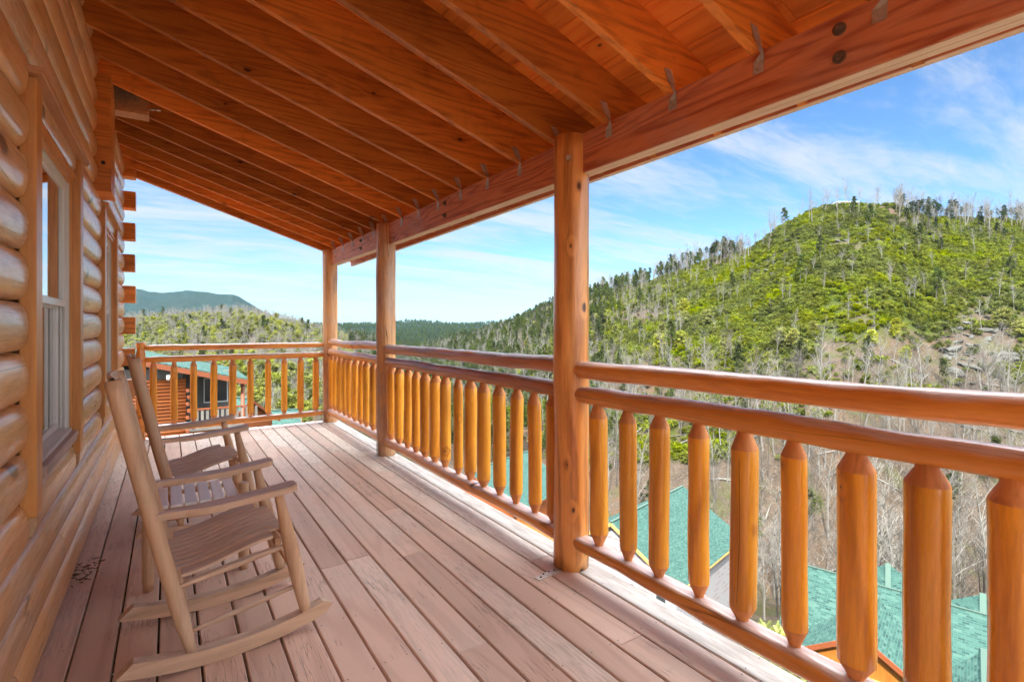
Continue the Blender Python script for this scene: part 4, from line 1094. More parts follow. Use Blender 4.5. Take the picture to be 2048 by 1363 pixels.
def wallquad(m_, a, b, z0, z1, th=0.2, r=None):
    a, b = Vector((a[0], a[1], 0)), Vector((b[0], b[1], 0)); d_ = (b-a).normalized(); n_ = Vector((-d_.y, d_.x, 0))*th
    if r is None: r = random.random()
    k = len(m_.v)
    for z in (z0, z1):
        for q in (a, b, b+n_, a+n_): m_.v.append((q.x, q.y, z))
    for f in ((0,3,2,1), (4,5,6,7), (0,1,5,4), (1,2,6,5), (2,3,7,6), (3,0,4,7)): m_.face([k+i for i in f], r)

def gable_house(name, label, P0, P1, run, pitch, zg, wallmat, over=0.5, rake=None, rake_w=0.25, run2=None, windows=(), back=True, wall_label=None):
    """P0,P1 ridge ends (world, same z); run = horizontal half width. downhill side e2 is towards the viewer"""
    P0, P1 = Vector(P0), Vector(P1); e1 = (P1-P0).normalized(); e2 = Vector((e1.y, -e1.x, 0))
    if (P0+e2).length > (P0-e2).length: e2 = -e2
    run2 = run2 or run
    base = P0.lerp(P1, .5); o = empty(name, (base.x, base.y, zg)); tag(o, label, 'house')
    dz = Vector((0, 0, -1))
    E0, E1 = P0 + e2*run + dz*run*pitch, P1 + e2*run + dz*run*pitch
    B0, B1 = P0 - e2*run2 + dz*run2*pitch, P1 - e2*run2 + dz*run2*pitch
    roof_plane('roof', [E0, E1, P1, P0], o); roof_plane('roof', [B1, B0, P0, P1], o)
    m_ = MB(); strip(m_, P0+Vector((0,0,.05)), P1+Vector((0,0,.05)), 0.34, 0.06); wb(m_, 'ridge_cap', M['cap'], o)
    rk = rake or M['red_trim']; m_ = MB()
    for (A, Bq) in ((P0, E0), (P0, B0), (P1, E1), (P1, B1)):
        s = -e1*0.03 if A is P0 else e1*0.03
        strip(m_, A+s+dz*rake_w*.7, Bq+s+dz*rake_w*.7, 0.06, rake_w)
    strip(m_, E0+e2*.03+dz*.16, E1+e2*.03+dz*.16, 0.05, 0.2); wb(m_, 'fascia_board', rk, o)
    m_ = MB(); a0, a1 = P0+e1*over, P1-e1*over; f0, f1 = a0+e2*(run-over), a1+e2*(run-over); g0, g1 = a0-e2*(run2-over), a1-e2*(run2-over)
    ze = P0.z-(run-over)*pitch-0.15; zbk = P0.z-(run2-over)*pitch-0.15; zr_ = P0.z-0.2
    for (A, Fq, G) in ((a0, f0, g0), (a1, f1, g1)):
        m_.poly([(G.x, G.y, zg), (Fq.x, Fq.y, zg), (Fq.x, Fq.y, ze), (A.x, A.y, zr_), (G.x, G.y, zbk)])
    m_.poly([(f0.x, f0.y, zg), (f1.x, f1.y, zg), (f1.x, f1.y, ze), (f0.x, f0.y, ze)]); m_.poly([(g0.x, g0.y, zg), (g1.x, g1.y, zg), (g1.x, g1.y, zbk), (g0.x, g0.y, zbk)])
    wb(m_, 'wall', wallmat, o)
    for (side, t0, t1, z0, z1) in windows:
        A, B_ = {'front': (f0, f1), 'left': (g0, f0), 'right': (f1, g1)}[side]
        nrm = {'front': e2, 'left': -e1, 'right': e1}[side]
        a, b_ = A.lerp(B_, t0)+nrm*.02, A.lerp(B_, t1)+nrm*.02; m_ = MB()
        a.z = b_.z = 0
        zt = P0.z
        for (q0, q1, c0, c1) in ((a, b_, z0, z0), (a, b_, z1, z1)):
            strip(m_, (q0.x, q0.y, zt+c0), (q1.x, q1.y, zt+c1), 0.09, 0.12)
        strip(m_, (a.x, a.y, zt+z0), (a.x, a.y, zt+z1), 0.12, 0.09, up=nrm); strip(m_, (b_.x, b_.y, zt+z0), (b_.x, b_.y, zt+z1), 0.12, 0.09, up=nrm)
        wn_ = wb(m_, 'window', rk, o)
        p = MB(); p.poly([(a.x, a.y, zt+z0), (b_.x, b_.y, zt+z0), (b_.x, b_.y, zt+z1), (a.x, a.y, zt+z1)]); off = o.location
        p.v = [(q[0]-off[0], q[1]-off[1], q[2]-off[2]) for q in p.v]; p.build('pane', M['pane_dark'], wn_)
    HOUSES.append((base.x, base.y, (P1-P0).length/2+1.5)); HOUSES.append(((P0.x+E0.x)/2, (P0.y+E0.y)/2, 5)); HOUSES.append(((P1.x+E1.x)/2, (P1.y+E1.y)/2, 5))
    return o, e1, e2

# --- near right house: long main ridge with two cross gables towards the viewer, two hips behind
def near_house():
    A = Vector(atz(1590, 1124, -15.0)); B = Vector(atz(2000, 1237, -15.0)); e1 = (B-A).normalized(); e2 = Vector((e1.y, -e1.x, 0))
    B = B + e1*9; zg = -30
    o = empty('teal_roofed_house', ((A.x+B.x)/2, (A.y+B.y)/2, zg)); tag(o, 'big house with pale teal shingle roof and cross gables, at the lower right', 'house')
    pt = 0.62; dz = Vector((0, 0, -1)); run = 5.9
    P = lambda s, w_, z=None: A + e1*s + e2*w_ + (dz*w_*pt if z is None else Vector((0, 0, z)))
    L = (B-A).length
    roof_plane('roof', [P(0, run), P(L, run), P(L, 0), P(0, 0)], o)
    roof_plane('roof', [A+e1*L-e2*6+dz*6*pt, A-e2*6+dz*6*pt, A, B], o)
    m_ = MB(); strip(m_, A+Vector((0,0,.04)), B+Vector((0,0,.04)), .12, .05); 
    wb(m_, 'ridge_cap', M['cap'], o)
    m_ = MB()
    for (a, b_) in ((P(0.6, 5.2), P(L-.6, 5.2)), (P(.6, -5.2), P(.6, 5.2)), (P(L-.6, -5.2), P(L-.6, 5.2)), (P(.6, -5.2), P(L-.6, -5.2))):
        wallquad(m_, a, b_, zg, -15-5.2*pt-.1 if a is not None else 0, .1)
    m_.poly([tuple(P(.6, -5.2, -5.2*pt-.2)), tuple(P(.6, 5.2, -5.2*pt-.2)), tuple(P(.6, 0, -.2))])
    wb(m_, 'wall', M['orange_board'], o)
    # cross gables
    def cross(s0, wr, drop, half, w_end, board=True):
        """ridge starts on the main slope at distance wr down the slope and runs out to w_end"""
        zr = A.z - wr*pt; R0 = A + e1*s0 + e2*wr; R0.z = zr + 0.02; R1 = A + e1*s0 + e2*w_end; R1.z = zr + 0.02
        cp = 0.62; he = half
        wv = wr + he*cp/pt       # where the side eaves meet the main slope
        for sg in (-1, 1):
            Ev = A + e1*(s0+sg*he) + e2*min(wv, w_end-0.01); Ev.z = zr - he*cp + 0.02
            Ee = A + e1*(s0+sg*he) + e2*w_end; Ee.z = zr - he*cp + 0.02
            pts = [Ev, Ee, R1, R0] if wv < w_end-0.3 else [Ee, R1, R0]
            if wv >= w_end-0.3:
                hh = (w_end-wr)*pt/cp; Ee = A + e1*(s0+sg*hh) + e2*w_end; Ee.z = zr - hh*cp + 0.02; pts = [R0, Ee, R1]
                roof_plane('roof', [R0, R1, Ee] if False else pts, o, .08); 
            else: roof_plane('roof', pts, o, .08)
        m_ = MB(); strip(m_, R0+Vector((0,0,.06)), R1+Vector((0,0,.06)), .36, .05); wb(m_, 'ridge_cap', M['cap'], o)
        if board:
            hw = half-0.35; fw = w_end-0.45; c = A + e1*s0 + e2*fw; m_ = MB()
            a, b_ = c - e1*hw, c + e1*hw
            m_.poly([(a.x, a.y, zg), (b_.x, b_.y, zg), (b_.x, b_.y, zr-hw*cp-.1), (c.x, c.y, zr-.1), (a.x, a.y, zr-hw*cp-.1)]); wb(m_, 'gable_wall', M['orange_board'], o)
            m_ = MB()
            for sg in (-1, 1): strip(m_, R1+e2*.04+Vector((0,0,-.12)), A+e1*(s0+sg*half)+e2*(w_end+.04)+Vector((0,0,zr-A.z-half*cp-.12)), .06, .26)
            wb(m_, 'rake_board', M['red_trim'], o)
            m_ = MB(); c2 = c + e2*.06
            strip(m_, (c2-e1*hw*.75)+Vector((0, 0, zr-A.z-hw*.78)), (c2+e1*hw*.75)+Vector((0, 0, zr-A.z-hw*.78)), .08, .16); wb(m_, 'gable_trim', M['osb'], o)
    cross(4.66, 0.64, 0, 3.4, 6.26)
    cross(9.62, 1.85, 0, 3.0, 7.7)
    # hips behind the ridge
    for (u, v, dd) in ((1776, 1127, 3.4), (1966, 1187, 3.0)):
        # apex on a vertical plane dd behind the ridge
        best = None
        for d in np.linspace(25, 50, 600):
            p = Vector(at(u, v, d)); w_ = -(p-A).dot(e2)
            if best is None or abs(w_-dd) < best[0]: best = (abs(w_-dd), p)
        ap = best[1]; hb = 3.6; zb_ = ap.z - hb*0.75
        toward = Vector((-ap.x, -ap.y, 0)).normalized(); sd_ = Vector((toward.y, -toward.x, 0))
        c = [ap + toward*hb*1.25, ap + sd_*hb*1.25, ap - toward*hb*1.25, ap - sd_*hb*1.25]
        for q in c: q.z = zb_
        for i in range(4): roof_plane('hip_roof', [c[i], c[(i+1) % 4], ap], o, .06)
        m_ = MB(); strip(m_, ap+Vector((0,0,.04)), c[0]+Vector((0,0,.04)), .3, .05); wb(m_, 'ridge_cap', M['cap'], o)
    for s in (0.15, 0.5, 0.85): q = A.lerp(B, s); HOUSES.append((q.x, q.y, 8.5)); q = q+e2*6; HOUSES.append((q.x, q.y, 6.5))
near_house()

# --- house under construction
uc, e1, e2 = gable_house('unfinished_house', 'unfinished house in white wrap with a teal roof, just right of the nearest post',
    atz(1222, 1043, -22.0), atz(1366, 971, -22.0), 8.6, 0.6, -36, M['wrap'], over=0.7, rake=M['osb'], rake_w=0.4)
P1 = Vector(atz(1366, 971, -22.0)); m_ = MB(); m2 = MB()
for i, s in enumerate((0.5, 3.6, 6.8)):
    for j in (-1.0, 1.2):
        q = P1 + e2*(s) + e1*(j+.3); strip(m_, (q.x, q.y, -36), (q.x, q.y, -27.2), .16, .16, up=e1)
for zz in (-27.3, -30.4, -33.4):
    for j in (-1.0, 1.2): a = P1 + e2*.4 + e1*(j+.3); b_ = P1 + e2*7 + e1*(j+.3); strip(m_, (a.x, a.y, zz), (b_.x, b_.y, zz), .12, .22)
    for s in (0.5, 3.6, 6.8): a = P1 + e2*s - e1*.7; b_ = P1 + e2*s + e1*1.5; strip(m_, (a.x, a.y, zz), (b_.x, b_.y, zz), .12, .2)
wb(m_, 'deck_frame', M['osb'], uc)
m_ = MB()
for (a0, a1_, z0, z1) in ((.28, .36, -30.2, -28.1), (.55, .64, -30.2, -28.1)):
    pass
Q0 = Vector(atz(1222, 1043, -22.0))
for s in (1.5, 5.5):
    for z0 in (-33.8, -30.3):
        m_ = MB(); a = Q0 + e1*(.68) + e2*s; b_ = a + e2*1.1; m_.poly([(a.x, a.y, z0), (b_.x, b_.y, z0), (b_.x, b_.y, z0+1.5), (a.x, a.y, z0+1.5)]); wb(m_, 'window_opening', M['pane_dark'], uc)

# --- two roofs further along
gable_house('teal_roofed_house', 'teal roofed house with orange log walls, just left of the nearest post', atz(938, 942, -22.0), atz(1056, 901, -22.0), 9.0, 0.55, -36, M['orange_log'], windows=(('front', .2, .3, -8, -6.6), ('front', .6, .7, -8, -6.6)))
dk = empty('timber_deck', atz(1075, 1062, -27.0)); tag(dk, 'small orange timber deck with slatted rail below the porch, just left of the nearest post', 'deck')
m_ = MB()
c0 = Vector(atz(1035, 1035, -25.5)); c1 = Vector(atz(1112, 1076, -25.5)); dn = (c1-c0).normalized(); pn = Vector((-dn.y, dn.x, 0))
Lk = (c1-c0).length
for i in range(int(Lk/0.28)):
    q = c0 + dn*(i*.28); strip(m_, (q.x, q.y, -26.6), (q.x, q.y, -25.5), .12, .08, up=dn)
wb(m_, 'slat_rail', M['lattice'], dk)
m_ = MB(); strip(m_, c0, c1, .18, .1); strip(m_, c0+Vector((0,0,-1.15)), c1+Vector((0,0,-1.15)), .2, .25); wb(m_, 'rail_cap', M['orange_board'], dk)
m_ = MB(); a = c0+Vector((0,0,-1.2)); b_ = c1+Vector((0,0,-1.2)); m_.poly([a, b_, b_+pn*4, a+pn*4]); wb(m_, 'floor', M['lattice'], dk)
HOUSES.append((dk.location.x, dk.location.y, 5))

# --- log cabin to the left, 32 m along the slope
def left_cabin():
    Y = 32.0; o = empty('neighbour_log_cabin', (-2.0, Y, -12)); tag(o, 'orange log cabin with side porch and teal roof, seen through the far railing', 'cabin')
    xc = 0.76; m_ = MB()
    for n in range(48):
        z0 = -10 + n*.178; prof = []
        if z0 > -0.10: break
        xe = min(xc, -0.2 - (z0 + .178 + .62 + .12)/.26)
        m_.tube([(-7, Y+.08, z0+.09), (xe, Y+.08, z0+.09)], .098, 10, r=random.random())
    wb(m_, 'log_wall', M['orange_log'], o)
    for n in range(0, 46, 2):     # stacked corner log ends
        z0 = -10 + n*.178; e = MB(); e.tube([(xc+.07+.05*((n//2) % 2), Y-.25, z0+.09), (xc+.07+.05*((n//2) % 2), Y+.6, z0+.09)], .088, 10); 
        if -5.5 < z0 < -1.2: wb(e, 'corner_log', M['red_trim'], o)
    m_ = MB(); m_.box(xc-.05, xc+.0, Y+.3, Y+8, -12, -1.2); m_.box(-7, xc-.1, Y+.3, Y+8, -12, -.9); m_.box(xc, 3.15, Y+3.0, Y+3.1, -4.2, -1.35); wb(m_, 'side_wall', M['grey_board'], o)
    w_ = MB(); w_.box(1.7, 2.95, Y+2.93, Y+2.99, -3.2, -1.75); wo = wb(w_, 'window', M['vinyl'], o)
    p = MB(); p.box(1.76, 2.89, Y+2.90, Y+2.925, -3.12, -1.82); off = o.location; p.v = [(q[0]-off[0], q[1]-off[1], q[2]-off[2]) for q in p.v]; p.build('pane', M['pane_dark'], wo)
    # porch: floor, half wall, rail, posts
    m_ = MB(); m_.box(xc+.1, 3.45, Y-.1, Y+3.0, -4.25, -4.05); wb(m_, 'porch_floor', M['grey_board'], o)
    m_ = MB(); m_.box(xc+.12, 3.42, Y-.12, Y-.02, -3.16, -3.07); m_.box(xc+.12, 3.42, Y-.10, Y-.04, -4.0, -3.92); wb(m_, 'porch_rail', M['red_trim'], o)
    m_ = MB()
    for i in range(14): x = xc+.2+i*.235; m_.box(x, x+.13, Y-.09, Y-.05, -3.92, -3.16)
    wb(m_, 'porch_balusters', M['grey_board'], o)
    for x in (3.42,): m_ = MB(); m_.tube([(x, Y, -10), (x, Y, -1.8)], .10, 12); wb(m_, 'porch_post', M['red_trim'], o)
    m_ = MB(); m_.box(xc+.1, 3.4, Y+.0, Y+2.9, -10, -4.26); wb(m_, 'lower_wall', M['orange_log'], o)
    # roof: shallow lean-to slope down to the right
    zt = lambda x: -0.60 - 0.26*(x+.2)
    roof_plane('roof', [(3.75, Y-.5, zt(3.75)), (3.75, Y+9, zt(3.75)), (-3.4, Y+9, zt(-3.4)), (-3.4, Y-.5, zt(-3.4))], o, .05)
    roof_plane('roof', [(-9.5, Y+9, zt(-3.4)-1.7), (-9.5, Y-.5, zt(-3.4)-1.7), (-3.4, Y-.5, zt(-3.4)), (-3.4, Y+9, zt(-3.4))], o, .05)
    m_ = MB(); strip(m_, (-3.4, Y-.53, zt(-3.4)-.19), (3.75, Y-.53, zt(3.75)-.19), .05, .26); wb(m_, 'rake_board', M['red_trim'], o)
    m_ = MB(); m_.box(-.1, .25, Y-.28, Y-.1, -1.35, -1.2); m_.tube([(0, Y-.3, -1.3), (-.03, Y-.42, -1.45)], .07, 10); m_.tube([(.2, Y-.3, -1.3), (.24, Y-.42, -1.45)], .07, 10); wb(m_, 'floodlight', M['vinyl'], o)
    HOUSES.append((-3, Y+3, 8)); HOUSES.append((2.5, Y+3, 4.5))
left_cabin()
gable_house('small_teal_house', 'house with steep teal roof just right of the orange log cabin, behind the far railing', atz(455, 793, -6.0), atz(503, 797, -6.0), 3.4, 0.75, -16, M['orange_log'])
gable_house('low_teal_house', 'low teal roof between the steep teal roof and the far corner post', atz(528, 822, -9.5), atz(598, 817, -9.5), 4.6, 0.45, -18, M['orange_log'])
hz_ = Vector(at(1690, 408, 292))
cr = empty('hilltop_house', tuple(hz_ + Vector((0, 0, -4)))); tag(cr, 'long low pale roofed house on the very top of the green hill', 'house')
ex = Vector((CT, -ST, 0)); m_ = MB(); strip(m_, hz_-ex*5.5+Vector((0,0,-1.4)), hz_+ex*5.5+Vector((0,0,-1.4)), 5, 3.4); wb(m_, 'wall', M['vinyl'], cr)
m_ = MB(); strip(m_, hz_-ex*6+Vector((0,0,.6)), hz_+ex*6+Vector((0,0,.6)), 6, .5); wb(m_, 'roof', plain('pale_roof', (.45, .47, .48), .6), cr)
# ================================================================ planting
# prototypes that the scatter objects draw on are real trees standing in view
GRP = {'bare': 'bare pale trees standing on the hillsides', 'bare_mid': 'bare brown trees standing on the hillsides', 'pine': 'green pines standing on the hillsides',
       'ridge': 'tall dark pines along the ridge', 'young': 'young yellow green pines', 'shrub': 'bright green shrubs on the hill'}
def where(u, v, d):
    if u < 640: return 'on the low hill behind the far railing' if d > 220 else 'in the valley behind the far railing'
    if u < 1115: return 'on the spur between the two nearer posts'
    if v < 700: return 'on the big hill right of the nearest post'
    if v < 900: return 'low on the big hill, behind the right railing'
    return 'in the valley between the right hand balusters'
LOOK = {'bare': 'leafless tree with pale grey trunk', 'bare_mid': 'leafless tree with brown branches', 'pine': 'green pine',
        'ridge': 'tall dark pine', 'young': 'young yellow green pine', 'shrub': 'bright green shrub'}
CATN = {'bare': 'tree', 'bare_mid': 'tree', 'pine': 'tree', 'ridge': 'tree', 'young': 'tree', 'shrub': 'shrub'}

def densities(x, y, u, v, d):
    """relative density of every kind at ground points"""
    dc = np.interp(u, DU, DD); tcr = np.clip((d-95)/(dc-95), 0, 1.6)
    right = np.clip((u-1130)/120, 0, 1); spur = ((u > 700) & (u <= 1250)).astype(float)*np.clip((1250-u)/120, 0, 1)*(d > 140); left = (u <= 700).astype(float)
    p1 = patch(x, y, 0.021, 1); p2 = patch(x, y, 0.05, 2); p3 = patch(x, y, 0.013, 3)
    # shrubby upper flank of the right hand hill; brown and wooded below
    low = 770 + (u-1200)*0.045
    up = np.clip((low - v)/90, 0, 1)
    rocky = np.exp(-(((u-1960)/110)**2 + ((v-700)/70)**2)) + 0.7*np.exp(-(((u-1690)/75)**2 + ((v-490)/34)**2)) + 0.5*np.exp(-(((u-1540)/60)**2+((v-540)/25)**2)) + .5*np.exp(-(((u-1990)/60)**2+((v-530)/30)**2))
    grey = np.exp(-(((u-1290)/95)**2 + ((v-630)/45)**2))
    D = {}; crestw = np.exp(-((d-dc)/22)**2)
    D['shrub'] = right*up*np.clip(0.55 + 1.5*(p2-0.45), 0.05, 1.2)*(1-np.clip(rocky*1.1, 0, .93))*(1-.75*grey) + right*(1-up)*(v < 930)*np.clip(p1-.55, 0, 1)*1.2 + spur*0.25*(p2 > .5)
    D['pine'] = spur*np.clip(.75+1.6*(p1-.42), .2, 1.4) + right*(0.03*up+.10*(1-up))*np.clip(.3+2.2*(p1-.4), .05, 1.2) + right*crestw*(u < 1480)*.8 + left*(d > 200)*0.05*np.clip(.3+2.5*(p3-.45), 0.03, 1.2)
    D['young'] = left*(d > 100)*1.1*np.clip(.3+3*(p3-.45), 0.04, 1.2) + spur*.12 + right*0.10*np.exp(-((v-690)/60)**2)
    D['bare'] = left*1.3*np.clip(1.35-1.2*p3, .35, 1.2) + spur*.28*np.clip((v-640)/60, .2, 1.2) + right*(.22*up + .95*(1-up)) + right*grey*0.8
    D['bare_mid'] = left*.55*np.clip(1.3-1.5*p3, .1, 1) + spur*.15 + right*(.05*up + .8*(1-up)) + right*grey*.5
    crest = np.exp(-((d-dc)/22)**2)
    D['ridge'] = crest*right*np.where(u > 1800, 5, np.where(u < 1480, .6, 0.0)) + crest*spur*1.2 + (d > dc)*(d < dc+50)*right*(u > 1830)*1.2
    for kk in ('bare', 'bare_mid'): D[kk] = D[kk] + crest*right*np.where(u > 1790, 5 if kk == 'bare_mid' else 1.2, np.where(u < 1500, .9, .05))
    nearfade = (d > 58)
    for kk in D: D[kk] = D[kk]*nearfade
    return D
_uu = 1024 + F*np.clip(RX/np.maximum(DX, 1e-3), -3, 3); _dd = np.maximum(DX, 1.0); _vv = HZ + (CAMZ-GZ)/_dd*F
_vg = np.clip(densities(GX.ravel(), GY.ravel(), _uu.ravel(), _vv.ravel(), _dd.ravel())['shrub'], 0, 1)*(DX.ravel() > 0)*(DX.ravel() < 520)
_a = ground.data.attributes.new('veg', 'FLOAT', 'POINT'); _a.data.foreach_set('value', _vg.astype(np.float32))
SPEC = {'shrub': (0.62, 72, 460, (.6, 1.35)), 'pine': (0.030, 110, 760, (.55, 1.05)), 'young': (0.036, 110, 700, (.45, .9)),
        'bare': (0.024, 58, 620, (.6, 1.15)), 'bare_mid': (0.020, 58, 620, (.6, 1.1)), 'ridge': (0.016, 220, 760, (.6, 1.0))}
INDIV = {'shrub': 160, 'pine': 150, 'young': 90, 'bare': 260, 'bare_mid': 120, 'ridge': 130}
kinds_stuff = {'shrub': 'bright green shrub cover over the upper flank of the big hill', 'pine': 'further green pines mixed through the far woods', 'young': 'further young yellow green pines in the woods',
               'bare': 'further bare pale trees of the leafless woods', 'bare_mid': 'further bare brown trees of the leafless woods', 'ridge': 'further dark pines on the skyline ridge'}
for kind, (dens, r0, r1, sc) in SPEC.items():
    a0, a1 = math.atan((-60-1024)/F), math.atan((2160-1024)/F); area = 0.5*(a1-a0)*(r1*r1-r0*r0)
    n = int(area*dens*TREE_F); x, y, z, u, v, d = sample(n, r0, r1, -60, 2160)
    D = densities(x, y, u, v, d)[kind]; dc = np.interp(u, DU, DD)
    keep = (rng.random(n) < np.clip(D, 0, 1)*(1.0)) & clear(x, y) & (d < dc*1.10+10) & (v < 1500)
    # hidden behind the cabin wall
    keep &= (u > -50)
    x, y, z, u, v, d, dc = [q[keep] for q in (x, y, z, u, v, d, dc)]
    m = len(x); s = rng.uniform(sc[0], sc[1], m)
    if kind in ('bare', 'bare_mid', 'ridge'): s = np.where((d > dc-30) & (u > 1130), s*rng.uniform(.7, 1.15, m), s)
    if kind == 'ridge': s = s*.78
    if kind in ('bare', 'bare_mid'): s = np.where((u < 700), s*.72, s); s = np.where((u > 1130) & (v < 740) & (d < dc-25), s*.62, s); s = np.where((u > 1130) & (v > 800), s*1.1, s)
    order = np.argsort(d/s)
    ni = min(INDIV[kind], m)
    # choose individuals: those that show largest, kept inside the frame
    infr = (u > 240) & (u < 2060) & (v < 1200)
    order = np.concatenate([order[infr[order]], order[~infr[order]]])
    first, rest = order[:ni], order[ni:]
    protos = {}
    for i in first:
        w_ = where(u[i], v[i], d[i]); 
        o = place_tree(kind, x[i], y[i], z[i], s[i], LOOK[kind]+' '+w_, LOOK[kind]+' '+w_, CATN[kind])
    # one visible standing tree per variant acts as source
    src = []
    for pr in PROTO[kind]:
        meshes = [p.data for p in pr]; objs = []
        for me_ in meshes:
            c = [o for o in COL.objects if o.type == 'MESH' and o.data == me_]
            if c: objs.append(c[0])
        if len(objs) == len(pr): src.append(objs)
    print(kind, 'candidates', n, 'kept', m, 'rest', len(rest), 'src', len(src))
    if len(rest):
        k_ = len(rest); rot = np.stack([rng.normal(0, .04, k_), rng.normal(0, .04, k_), rng.uniform(0, 6.283, k_)], -1)
        scatter_object({'shrub': 'shrub_cover', 'pine': 'pine_wood', 'young': 'young_pine_wood', 'bare': 'bare_wood', 'bare_mid': 'bare_brown_wood', 'ridge': 'ridge_wood'}[kind], kinds_stuff[kind], src,
                       np.stack([x[rest], y[rest], z[rest]], -1), s[rest], rot, rng.integers(0, len(src), k_))
# distant canopy: rounded crowns over the far ridges, one mass
x, y, z, u, v, d = sample(int(90000*TREE_F), 560, 4300, 200, 1200)
k = (rng.random(len(x)) < np.clip(900/d, 0.12, 1)*0.8) & (d > np.interp(u, DU, DD)+120) & (d < 2700)
x, y, z = x[k], y[k], z[k]; m = len(x)
srcs = [[o for o in COL.objects if o.type == 'MESH' and o.data == pr[1].data][0] for pr in PROTO['pine'] if any(o.type == 'MESH' and o.data == pr[1].data for o in COL.objects)]
scatter_object('distant_forest', 'distant dark forest covering the far ridges and the blue mountain', [[q] for q in srcs], np.stack([x, y, z-3], -1), rng.uniform(.8, 1.5, m), np.stack([0*x, 0*x, rng.uniform(0, 6.28, m)], -1), rng.integers(0, len(srcs), m))

# rocks on the right hand hill ------------------------------------------------------------
rocks = []
for s in range(4):
    bm = bmesh.new(); bmesh.ops.create_icosphere(bm, subdivisions=3, radius=1.0)
    for v_ in bm.verts:
        n_ = mnoise.noise(v_.co*1.3 + Vector((s*9, 0, 0)))*0.55 + mnoise.noise(v_.co*3.7+Vector((0, s*5, 0)))*0.18; v_.co *= 1+n_; v_.co.z *= .55; v_.co.x *= 1.35
        v_.co = Vector((round(v_.co.x*5)/5*.5+v_.co.x*.5, round(v_.co.y*5)/5*.5+v_.co.y*.5, v_.co.z))
    m_ = MB(); m_.addbm(bm); bm.free(); o = m_.build('boulder', M['rock']); COL.objects.unlink(o); rocks.append(o)
x, y, z, u, v, d = sample(60000, 120, 330, 1350, 2120)
w_ = 1.0*np.exp(-(((u-1960)/85)**2 + ((v-700)/48)**2)) + 0.45*np.exp(-(((u-1690)/65)**2 + ((v-490)/28)**2)) + 0.3*np.exp(-(((u-1545)/40)**2+((v-545)/14)**2)) + .4*np.exp(-(((u-1990)/60)**2+((v-530)/22)**2)) + .004
k = (rng.random(len(x)) < w_*0.06); x, y, z, u, v, d = [q[k] for q in (x, y, z, u, v, d)]
for i in range(len(x)):
    o = bpy.data.objects.new('boulder', random.choice(rocks).data); COL.objects.link(o); s = random.uniform(.35, 1.25)*(1.5 if (u[i] > 1850 and v[i] > 640 and random.random() < .35) else 1)
    o.location = (x[i], y[i], z[i]+.1*s); o.rotation_euler = (random.gauss(0, .3), random.gauss(0, .3)+.3, random.uniform(0, 6.28)); o.scale = (s*1.4, s, s*.9)
    wh = 'in the rocky clearing low on the big hill' if u[i] > 1850 and v[i] > 600 else 'among shrubs high on the big hill'
    tag(o, 'pale grey boulder '+wh, 'boulder', 'pale grey boulders '+wh)
print('rocks', len(x))
# fallen trunks
for i in range(70):
    x, y, z, u, v, d = [q[0] for q in sample(1, 90, 230, 1250, 2120)]
    if v < 640: continue
    L = random.uniform(4, 11); a = random.uniform(-.6, .9); dx = Vector((CT*math.cos(a)+ST*math.sin(a), -ST*math.cos(a)+CT*math.sin(a), 0))
    x2, y2 = x+dx.x*L, y+dx.y*L; z2 = ground_z(x2, y2); m_ = MB()
    P_ = [Vector((0, 0, .35)), Vector((dx.x*L*.5, dx.y*L*.5, (z2-z)*.5+.5)), Vector((dx.x*L, dx.y*L, z2-z+.5))]
    m_.tube(P_, [.2, .15, .07], 6)
    for q in range(5): b_ = P_[1].lerp(P_[2], random.random()); ntube(m_, [b_, b_+Vector((random.gauss(0, .6), random.gauss(0, .6), random.uniform(.2, 1.4)))], [.05, .015])
    o = m_.build('fallen_trunk', random.choice([M['bark_pale'], M['bark_mid']])); o.location = (x, y, z)
    tag(o, 'bare fallen tree trunk lying on the brown flank of the big hill', 'fallen trunk', 'fallen trunks on the brown flank of the big hill')
# dark evergreen bush under the deck edge, lower right
b_ = Vector(at(1575, 1345, 24)); 
for i in range(3): place_tree('young', b_.x+i*.9-1, b_.y+i*.5, b_.z-3.6, .55, 'small dark evergreen close under the deck edge at the bottom of the view', 'small evergreens under the deck edge')

# haze ------------------------------------------------------------------------------------
hm = bpy.data.materials.new('valley_haze'); hm.use_nodes = True; nt_ = hm.node_tree; nt_.nodes.clear()
ho = nt_.nodes.new('ShaderNodeOutputMaterial'); hv = nt_.nodes.new('ShaderNodeVolumePrincipled')
hv.inputs['Color'].default_value = (0.32, 0.72, 0.92, 1); hv.inputs['Density'].default_value = HAZE; hv.inputs['Anisotropy'].default_value = 0.1
nt_.links.new(hv.outputs[0], ho.inputs['Volume'])
zmin, zmax = float(GZ.min())-1, float(GZ.max())+25
m_ = MB(); m_.box(-9700, 9700, -9700, 9700, zmin, zmax); hb = m_.build('haze', hm); tag(hb, 'thin blue air haze filling the valley', kind='stuff')
